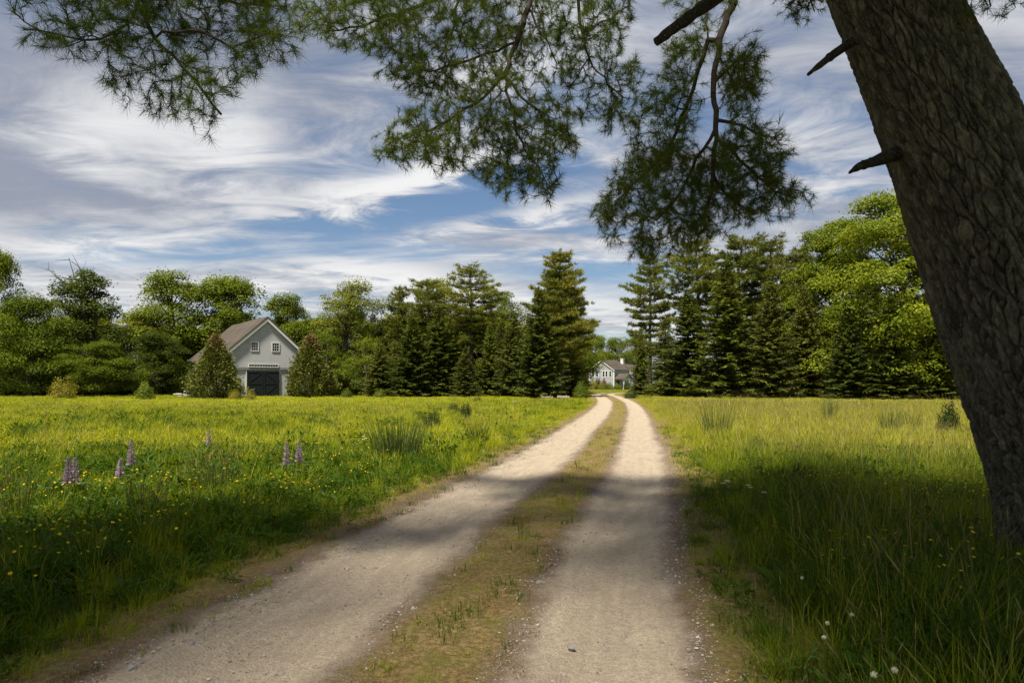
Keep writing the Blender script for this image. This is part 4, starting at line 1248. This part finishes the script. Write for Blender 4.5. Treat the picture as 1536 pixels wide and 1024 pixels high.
def stick(pts, r, sides=10, seed=0):
    g2 = np.random.default_rng(seed); pts = np.asarray(pts, float); n = 22
    t = np.linspace(0, len(pts) - 1, n); q = np.stack([np.interp(t, np.arange(len(pts)), pts[:, c]) for c in range(3)], 1) + g2.normal(0, .06 * r[-1], (n, 3))
    rr_ = np.interp(t, np.linspace(0, len(pts) - 1, len(r)), r) * g2.uniform(.86, 1.14, n)
    b = MB(); b.tube(q - base, rr_, sides); return b
# broken stubs on the trunk and the broken limb above
for pts, r, lab in (((P(1335, 25, 5.55), P(1250, 82, 5.4), P(1212, 112, 5.3)), (.05, .036, .012), 'upper broken dead stub'), ((P(1400, 210, 5.55), P(1310, 243, 5.4), P(1290, 249, 5.3), P(1274, 259, 5.25)), (.06, .045, .032, .01), 'lower broken dead stub')):
    o = link('dead_stub', stick(pts, r, 10, 3).mesh('dead_stub', [M['pinebark']], True), trunk)
    o['label'] = lab
o = link('broken_limb', stick((axis_at(7.6), P(1130, -50, 6.3), P(1062, 6, 6.2), P(1020, 36, 6.2), P(984, 63, 6.2)), (.11, .08, .056, .05, .04), 12, 5).mesh('broken_limb', [M['pinebark']], True), pine)
o['label'] = 'thick limb broken off short'


def inpoly(px, py, poly):
    x, y = np.array(poly, float).T; ins = np.zeros(len(px), bool); j = len(x) - 1
    for i in range(len(x)):
        c = ((y[i] > py) != (y[j] > py)) & (px < (x[j] - x[i]) * (py - y[i]) / (y[j] - y[i] + 1e-9) + x[i]); ins ^= c; j = i
    return ins


def bough(root3d, stems, polys, seed, r0, tw=22, nl=.095, nw=.0042):
    """root3d: points from the trunk to where the limb comes into view; stems: lists of (px, py, depth);
    polys: (outline in photo pixels, depth, depth slope per pixel row, thickness, number of tufts)"""
    g2 = np.random.default_rng(seed)
    pos, par, thick, fixed = [], [], [], []
    def line(pts, parent, r_a, r_b):
        pts = np.asarray(pts, float); d = np.concatenate([[0], np.cumsum(np.linalg.norm(np.diff(pts, axis=0), axis=1))]); n = max(2, int(d[-1] / .11))
        t = np.linspace(0, d[-1], n); q = np.stack([np.interp(t, d, pts[:, c]) for c in range(3)], 1)
        q[1:-1] += g2.normal(0, .012, (n - 2, 3))
        kk = np.hanning(5)[1:-1]; kk /= kk.sum()
        for k_ in range(n):
            pos.append(q[k_]); par.append(parent); thick.append(r_a + (r_b - r_a) * (k_ / (n - 1)) ** .8); fixed.append(True); parent = len(pos) - 1
    first = True
    for st in stems:
        p3 = [P(*s_) for s_ in st]
        if first:
            line(list(root3d) + p3, -1, r0, r0 * .22); first = False; nroot = 0
        else:
            A = np.array(pos); kx = int(np.argmin(np.linalg.norm(A - p3[0], axis=1)))
            line([A[kx]] + p3, kx, min(thick[kx] * .8, r0 * .5), r0 * .12)
    T = []; base_c = np.mean(pos, axis=0)
    for poly, dep, slope, thk, cnt in polys:
        pa = np.array(poly, float); lo, hi = pa.min(0), pa.max(0); ar = (hi - lo).prod()
        px, py = g2.uniform(lo[0], hi[0], cnt * 6), g2.uniform(lo[1], hi[1], cnt * 6)
        kk = inpoly(px, py, poly); px, py = px[kk][:cnt], py[kk][:cnt]
        cx, cy = pa.mean(0)
        dd = dep + slope * (py - cy) + g2.normal(0, thk, len(px)) + .25 * np.sin(px / 37.) * np.sin(py / 29.)
        for a, b_, c in zip(px, py, dd):
            if g2.random() > .46: continue
            c0 = P(a, b_, c); ax_ = unit(c0 - (base_c if base_c is not None else c0 + [0, 0, 1.]) + g2.normal(0, .5, 3))
            for k_ in range(g2.integers(1, 6)):
                T.append(c0 + ax_ * g2.uniform(-.12, .12) + g2.normal(0, .035, 3))
    T = np.array(T)
    base_nodes = np.array(pos); vis = base_nodes[len(root3d):] if len(base_nodes) > 8 else base_nodes
    dist = np.array([np.min(np.linalg.norm(base_nodes - t, axis=1)) for t in T])
    T = T[np.argsort(dist)]
    cap = len(pos) + len(T) * 14
    A = np.zeros((cap, 3)); n = nfix = len(pos); A[:n] = pos; DIR = np.zeros((cap, 3))
    for i_ in range(n):
        if par[i_] >= 0: DIR[i_] = unit(A[i_] - A[par[i_]])
    tips, tdir = [], []
    for t in T:
        dv = t - A[:n]; L = np.linalg.norm(dv, axis=1)
        cost = L * (1.25 - .55 * (dv * DIR[:n]).sum(1) / np.maximum(L, 1e-6))
        kx = int(np.argmin(cost)); l = L[kx]; a = A[kx].copy(); d0 = DIR[kx]
        m_ = max(1, min(12, int(l / .07)))
        ctl = a + d0 * l * .35 + (t - a) * .2 + np.array([0, 0, .04 * l]) + g2.normal(0, .05 * l, 3)
        prev = kx
        for q in range(1, m_ + 1):
            f = q / m_; p_ = (1 - f) ** 2 * a + 2 * f * (1 - f) * ctl + f * f * t
            A[n] = p_; DIR[n] = unit(p_ - A[prev]); par.append(prev); thick.append(0.); fixed.append(False); prev = n; n += 1
        tips.append(t); tdir.append(DIR[prev])
    par = np.array(par); cnt = np.zeros(n)
    kids = np.ones(n)
    leafn = np.zeros(n); hasch = np.zeros(n, bool); hasch[par[par >= 0]] = True; leafn[~hasch] = 1
    for i_ in range(n - 1, 0, -1):
        if par[i_] >= 0: leafn[par[i_]] += leafn[i_]
    r_ = np.maximum(.0015 * np.maximum(leafn, 1) ** .46, np.array(thick))
    wood = MB(); e = np.arange(n)[par >= 0]; big = r_[e] > .012
    rp = np.minimum(r_[par[e]], r_[e] * 1.5)
    wood.segs(A[par[e[big]]] - base, A[e[big]] - base, rp[big], r_[e[big]], 9); wood.segs(A[par[e[~big]]] - base, A[e[~big]] - base, rp[~big], r_[e[~big]], 4)
    tips, tdir = np.array(tips), np.array(tdir)
    ex = np.flatnonzero((leafn[:n] <= 3) & (np.arange(n) >= nfix) & (g2.random(n) < .10))       # side tufts along the last twigs
    sdir = unit(DIR[ex] + sphere(g2, len(ex)) * 1.1)
    tips = np.concatenate([tips, A[ex] + sdir * .03]); tdir = np.concatenate([tdir, sdir])
    nd = MB(); k_ = len(tips)
    C = np.repeat(tips, tw, 0); Dm = unit(np.repeat(tdir, tw, 0) + np.array([0, 0, -.12]))
    U = unit(Dm * g2.uniform(.2, 1.3, (len(C), 1)) + sphere(g2, len(C)) * .85)
    C = C - np.repeat(tdir, tw, 0) * g2.uniform(-.015, .07, (len(C), 1)) - base
    sz_ = np.repeat(g2.uniform(.62, 1.25, k_), tw)
    keep = g2.random(len(C)) < np.repeat(g2.uniform(.55, 1.0, k_), tw)
    nd.spikes(C[keep], U[keep], perp(U[keep], g2), (nl * sz_ * g2.uniform(.7, 1.15, len(C)))[keep], nw)
    w_ = link('bough', wood.mesh('bough_wood', [M['twig']], True), pine)
    link('needles', nd.mesh('bough_needles', [M['bough']]), w_)
    return w_


# left bough, nearest to the lens
bough([axis_at(9.2), (-.2, 5.5, 8.9), (-2.2, 5.4, 7.1)],
      [[(200, -60, 5.3), (207, 10, 5.2), (222, 40, 5.15), (245, 70, 5.1), (275, 100, 5.1), (308, 138, 5.1), (332, 172, 5.1)],
       [(207, 10, 5.2), (190, 35, 5.2), (150, 60, 5.2), (90, 52, 5.25), (35, 45, 5.3)],
       [(230, 50, 5.1), (290, 45, 5.0), (350, 65, 4.9), (400, 50, 4.9)],
       [(200, -60, 5.3), (280, -20, 5.2), (360, 5, 5.2), (430, 10, 5.2)]],
      [([(10, -60), (30, 55), (75, 72), (130, 98), (180, 140), (240, 168), (330, 185), (350, 150), (370, 108), (440, 78), (436, 20), (470, -60)], 5.15, -.0006, .16, 640),
       ([(120, -60), (130, 30), (230, 90), (330, 80), (430, 40), (440, -60)], 5.2, 0, .2, 230)], 1, .04, 44, .118, .0032)
# middle bough
bough([axis_at(9.0), (1.6, 7.0, 8.6), (.7, 7.8, 7.4)],
      [[(800, -40, 8.1), (793, 10, 8.0), (775, 62, 7.9), (757, 112, 7.8)],
       [(757, 112, 7.8), (728, 145, 7.8), (695, 168, 7.8), (655, 188, 7.8), (615, 205, 7.8), (585, 215, 7.8)],
       [(757, 112, 7.8), (764, 150, 7.7), (770, 185, 7.7), (790, 228, 7.7), (815, 262, 7.6), (830, 288, 7.6)],
       [(757, 112, 7.8), (785, 150, 7.8), (815, 175, 7.8), (842, 205, 7.8)],
       [(775, 62, 7.9), (740, 78, 8.0), (700, 92, 8.1), (640, 108, 8.2)],
       [(690, -40, 8.4), (683, 40, 8.4), (660, 85, 8.4)], [(683, 40, 8.4), (720, 82, 8.3)],
       [(683, -10, 8.4), (600, 20, 8.5), (530, 40, 8.6), (480, 50, 8.6)],
       [(793, 10, 8.0), (815, 50, 8.0), (835, 95, 8.0)]],
      [([(440, -50), (445, 40), (500, 70), (560, 75), (570, 120), (640, 145), (740, 130), (830, 110), (850, -50)], 8.3, 0, .32, 1500),
       ([(560, -50), (570, 100), (620, 140), (760, 120), (780, -50)], 8.0, 0, .3, 420),
       ([(600, 165), (565, 200), (568, 220), (592, 240), (650, 246), (700, 255), (740, 280), (815, 298), (838, 280), (830, 255), (858, 225), (860, 160), (800, 120), (740, 120), (660, 150)], 7.8, -.001, .22, 1000)], 2, .062, 36, .115, .0046)
# small bough between
bough([axis_at(9.4), (2.2, 7.6, 8.6)],
      [[(862, -50, 8.4), (868, 20, 8.3), (876, 62, 8.2), (890, 100, 8.2), (912, 128, 8.1), (934, 146, 8.1)], [(876, 50, 8.2), (915, 28, 8.2), (945, 8, 8.2)], [(885, 85, 8.2), (862, 120, 8.2), (845, 150, 8.2)]],
      [([(835, -50), (830, 110), (850, 150), (885, 175), (925, 196), (945, 185), (955, 150), (965, 115), (930, 70), (950, 20), (950, -50)], 8.2, 0, .24, 620)], 3, .04, 36, .115, .0046)
# big hanging bough over the lane
bough([axis_at(8.6), (2.75, 7.0, 7.9)],
      [[(1112, -50, 7.9), (1098, 10, 7.8), (1078, 62, 7.7), (1070, 120, 7.6), (1074, 180, 7.5), (1073, 220, 7.5), (1068, 265, 7.4), (1060, 310, 7.4)],
       [(1062, 60, 7.8), (1046, 110, 7.8), (1028, 165, 7.8), (1005, 215, 7.8), (970, 260, 7.8), (925, 300, 7.8)],
       [(1073, 200, 7.5), (1045, 240, 7.5), (1020, 290, 7.5), (985, 330, 7.5)],
       [(1073, 210, 7.5), (1110, 240, 7.4), (1150, 280, 7.4), (1195, 298, 7.4)],
       [(1074, 180, 7.5), (1110, 190, 7.4), (1150, 205, 7.4)], [(1072, 120, 7.6), (1100, 95, 7.6), (1120, 75, 7.6)],
       [(1068, 265, 7.4), (1095, 300, 7.4), (1130, 320, 7.4)]],
      [([(1000, 60), (985, 110), (960, 150), (940, 200), (935, 240), (960, 265), (1030, 220), (1050, 120), (1052, 60)], 7.8, 0, .25, 430),
       ([(1085, 80), (1138, 62), (1140, 125), (1132, 170), (1095, 185), (1080, 130)], 7.5, 0, .2, 260),
       ([(1080, 190), (1160, 185), (1186, 225), (1170, 250), (1216, 296), (1160, 325), (1085, 345), (1070, 260)], 7.4, 0, .25, 560),
       ([(960, 235), (925, 260), (888, 318), (905, 340), (945, 380), (1000, 385), (1075, 345), (1072, 240), (1020, 215)], 7.6, 0, .28, 880),
       ([(1010, 240), (985, 330), (1040, 355), (1140, 320), (1110, 235)], 7.5, 0, .25, 160),
       ([(990, -50), (1000, 40), (1040, 90), (1085, 70), (1120, -50)], 8.0, 0, .25, 230)], 4, .085, 34, .115, .0042)
# tips at the top border beside the trunk
bough([axis_at(8.4), (3.2, 6.6, 7.6)],
      [[(1215, -60, 6.8), (1212, -10, 6.8), (1222, 18, 6.8)]], [([(1170, -60), (1178, 12), (1195, 22), (1225, 34), (1246, 20), (1244, -60)], 6.8, 0, .14, 110)], 5, .03, 34, .1, .005)
bough([axis_at(8.0), (4.2, 5.4, 6.4)],
      [[(1470, -70, 5.0), (1478, -15, 5.0), (1486, 10, 5.0)], [(1478, -15, 5.0), (1520, 4, 5.0)]], [([(1430, -70), (1440, 5), (1470, 20), (1500, 22), (1533, 2), (1560, -70)], 5.0, 0, .12, 90)], 6, .03, 34, .092, .0036)

# unseen upper crown above the view: limbs and needle plumes shaped for ground shade
SUN_EL, SX, SY = R(63), -.50, -.866
S_ = Vector((SX * math.cos(SUN_EL), SY * math.cos(SUN_EL), math.sin(SUN_EL))).normalized()
g_ = np.random.default_rng(77)
wood, nd = MB(), MB()
tx, ty = SX / math.tan(SUN_EL), SY / math.tan(SUN_EL)
for w in range(124):
    z0 = 7.8 + 10.6 * (w / 72) ** .95 if w < 72 else g_.uniform(7.6, 10.5)
    c = axis_at(z0)
    th_ = w * 2.4 + g_.uniform(-.4, .4) if w < 72 else (g_.uniform(3.0, 4.1) if w < 108 else g_.uniform(4.1, 5.6))
    q_ = (z0 - 7.8) / 10.6
    dr = np.array([math.cos(th_), math.sin(th_), 0])
    L = (9.2 - 6.0 * q_ ** 1.3) * g_.uniform(.7, 1.08)
    if w >= 72: L = g_.uniform(9.5, 14) if w < 108 else g_.uniform(6, 9)  # extra limbs added to shade the grass beside the lane
    side = np.array([-dr[1], dr[0], 0])
    e = c + dr * L + np.array([0, 0, .16 * L + .6])
    kept, far_ = 0, 0.
    for f in np.linspace(.2, 1.03, max(5, int(L * 2.6))):
        spread = .42 * L * (1.08 - f) + (.25 if w < 72 else .7)
        for s_ in (-1, -.5, 0, .5, 1):
            cc = c + (e - c) * f + side * s_ * spread * g_.uniform(.7, 1.15) + [0, 0, .1 + g_.normal(0, .18)]
            if cc[2] < 3.3 + .64 * max(cc[1], 0): continue
            gx_, gy_ = cc[0] - tx * cc[2], cc[1] - ty * cc[2]
            room = np.interp(gx_, (-9, -6, -2, 0, 3, 7), (5.2, 6.4, 9.4, 11.2, 11.0, 10.0)) + .4 * math.sin(gx_ * 1.7) + .3 * math.sin(gx_ * 4.1) - gy_
            if g_.random() > np.interp(gx_, (-6, -3.6, -2.4, 1.9, 3.0), (.95, .75, .06, .05, .95)) * min(max(room / np.interp(gx_, (1., 3.), (2.6, 5.5)), 0), 1): continue
            n_ = 16; kept += 1; far_ = f
            U = unit(dr * .4 + side * s_ * .4 + np.array([0, 0, .2]) + g_.normal(0, .7, (n_, 3)))
            nd.spikes(cc + g_.normal(0, .38, 3) + g_.normal(0, .3, (n_, 3)) * np.array([1, 1, .5]) - base, U, perp(U, g_), .45 * g_.uniform(.7, 1.1, n_), .1)
    if kept > 2:
        e = c + (e - c) * min(far_, 1.)
        wood.tube(np.array([c, (c + e) / 2 + [0, 0, .25], e]) - base, [.05 * (1 - .5 * q_), .03 * (1 - .5 * q_), .008], 6)
cw = link('crown', nd.mesh('shade_crown_needles', [M['bough']]), pine)
link('limbs', wood.mesh('shade_crown_limbs', [M['twig']], True), cw)

# ------------------------------------------------------------------ sun and sky
sl_ = bpy.data.lights.new('sun', 'SUN'); sl_.energy = 4.8; sl_.angle = R(6); sl_.color = (1., .94, .82)
so = bpy.data.objects.new('sun', sl_); COL.objects.link(so); so.location = (-20, -30, 40)
so.rotation_euler = (-S_).to_track_quat('-Z', 'Y').to_euler()

w = bpy.data.worlds.new('World'); scene.world = w; w.use_nodes = True
g = NT(w.node_tree)
d = g.n('ShaderNodeTexCoord').outputs['Generated']
sky = g.n('ShaderNodeTexSky', sky_type='NISHITA'); sky.sun_disc = False
sky.sun_elevation = SUN_EL; sky.sun_rotation = math.atan2(SX, SY); sky.altitude = 10; sky.dust_density = .6; sky.ozone_density = 1.6
skyc = g.mix(1., g.vm('SCALE', sky.outputs[0], None, .054), (.84, .89, .95), 'MULTIPLY')
sep = g.n('ShaderNodeSeparateXYZ'); g.put(sep.inputs[0], d)
X_, Y_, Z_ = sep.outputs
az = g.m('ARCTAN2', X_, Y_); el = g.m('ARCSINE', Z_)
den = g.m('ADD', g.m('MAXIMUM', Z_, 0.0), .10)
cv = g.n('ShaderNodeCombineXYZ'); g.put(cv.inputs[0], g.m('DIVIDE', X_, den)); g.put(cv.inputs[1], g.m('DIVIDE', Y_, den))
q1 = g.mapping(cv.outputs[0], (.30, .58, 1), (0, 0, R(14)), (3.1, 1.7, 0))
q2 = g.mapping(cv.outputs[0], (.9, 1.5, 1), (0, 0, R(36)), (7.3, 2.2, 0))
n1 = g.noise(q1, 1.6, 7, .58, .6); n2 = g.noise(q2, 2.6, 9, .64, .7); n3 = g.noise(g.mapping(cv.outputs[0], (.55, .7, 1), (0, 0, R(30)), (1.3, 9.2, 0)), 1.9, 7, .55, .4)
wx = g.m('MULTIPLY', g.m('SUBTRACT', n1, .5), .16); wy = g.m('MULTIPLY', g.m('SUBTRACT', n2, .5), .10)
azw, elw = g.m('ADD', az, g.m('ADD', wx, g.m('MULTIPLY', g.m('SUBTRACT', n2, .5), .12))), g.m('ADD', el, g.m('ADD', wy, g.m('MULTIPLY', g.m('SUBTRACT', n3, .5), .07)))


def blob(px, py, rx, ry, tilt, amp):
    a0 = math.atan((px - 768) / F); e0 = math.atan((HY - py) / F * math.cos(a0))
    ct, st_ = math.cos(R(tilt)), math.sin(R(tilt)); rx, ry = rx / F, ry / F
    da, de = g.m('SUBTRACT', azw, a0), g.m('SUBTRACT', elw, e0)
    p = g.m('DIVIDE', g.m('ADD', g.m('MULTIPLY', da, ct), g.m('MULTIPLY', de, st_)), rx)
    q = g.m('DIVIDE', g.m('SUBTRACT', g.m('MULTIPLY', de, ct), g.m('MULTIPLY', da, st_)), ry)
    r2 = g.m('ADD', g.m('MULTIPLY', p, p), g.m('MULTIPLY', q, q))
    return g.m('MULTIPLY', g.m('EXPONENT', g.m('MULTIPLY', r2, -1.)), amp)


def total(lst, start):
    s_ = start
    for b_ in lst: s_ = g.m('ADD', s_, blob(*b_))
    return s_
cover = total([(450, 350, 190, 36, 8, -.42), (700, 290, 150, 28, 14, -.42), (830, 400, 160, 40, 0, -.22), (320, 380, 130, 18, 0, -.15), (1190, 330, 70, 50, 0, -.25), (640, 350, 120, 22, 4, -.22), (180, 330, 200, 40, 0, .15), (120, 420, 260, 30, 0, .2), (930, 440, 300, 24, 0, .12),
               (560, 410, 190, 26, -4, .34), (620, 262, 130, 16, 14, .42), (780, 322, 170, 14, 10, .3), (930, 470, 120, 20, 0, .35), (460, 300, 90, 14, 12, .22), (1260, 160, 200, 120, 0, .12), (200, 190, 200, 110, 0, .2)],
              g.m('ADD', g.m('MULTIPLY', g.m('SUBTRACT', n1, .5), 1.7), g.m('ADD', .70, g.m('MULTIPLY', g.m('SUBTRACT', n2, .5), 1.15))))
cover = g.step(cover, .28, .9)
bright = total([(180, 205, 110, 80, 30, .55), (355, 225, 70, 60, 40, .5), (620, 258, 120, 22, 14, .5), (800, 150, 150, 110, 0, .5), (500, 240, 60, 50, 0, .1), (560, 408, 200, 30, -4, .35), (50, 270, 70, 70, 20, -.22), (40, 60, 160, 110, 0, -.28),
                (1240, 170, 130, 70, 0, .28), (930, 470, 200, 40, 0, .3), (120, 400, 260, 50, 0, .22), (1450, 200, 150, 160, 0, -.12), (560, 150, 140, 60, 20, -.05), (790, 322, 170, 16, 10, .3)],
               g.m('ADD', .22, g.m('ADD', g.m('MULTIPLY', g.m('SUBTRACT', n3, .5), 1.5), g.m('MULTIPLY', g.m('SUBTRACT', n2, .5), 1.05))))
bright = g.m('ADD', bright, g.step(el, .32, .0, 0., .16))
cc = g.mix(g.step(bright, -.05, .95), (.165, .178, .215), (.48, .475, .467))
col = g.mix(g.m('MULTIPLY', cover, .93), skyc, cc)
bg = g.n('ShaderNodeBackground'); g.put(bg.inputs[0], col); bg.inputs[1].default_value = 1.0
wo = g.n('ShaderNodeOutputWorld'); g.t.links.new(bg.outputs[0], wo.inputs[0])

# ------------------------------------------------------------------ camera and render settings
cam = bpy.data.cameras.new('camera'); co = bpy.data.objects.new('camera', cam); COL.objects.link(co)
cam.lens = 24; cam.sensor_width = 36; cam.shift_y = (HY - 512) / 1536; cam.clip_end = 3000; cam.clip_start = .05
co.location = (0, 0, EYE); co.rotation_euler = (R(90), 0, 0)
scene.camera = co
scene.view_settings.view_transform = 'Standard'; scene.view_settings.look = 'None'
scene.view_settings.exposure = 1.0; scene.view_settings.gamma = 1
scene.render.engine = 'CYCLES'
cy = scene.cycles
cy.max_bounces = 5; cy.diffuse_bounces = 3; cy.glossy_bounces = 2; cy.transmission_bounces = 4; cy.transparent_max_bounces = 4
cy.caustics_reflective = False; cy.caustics_refractive = False
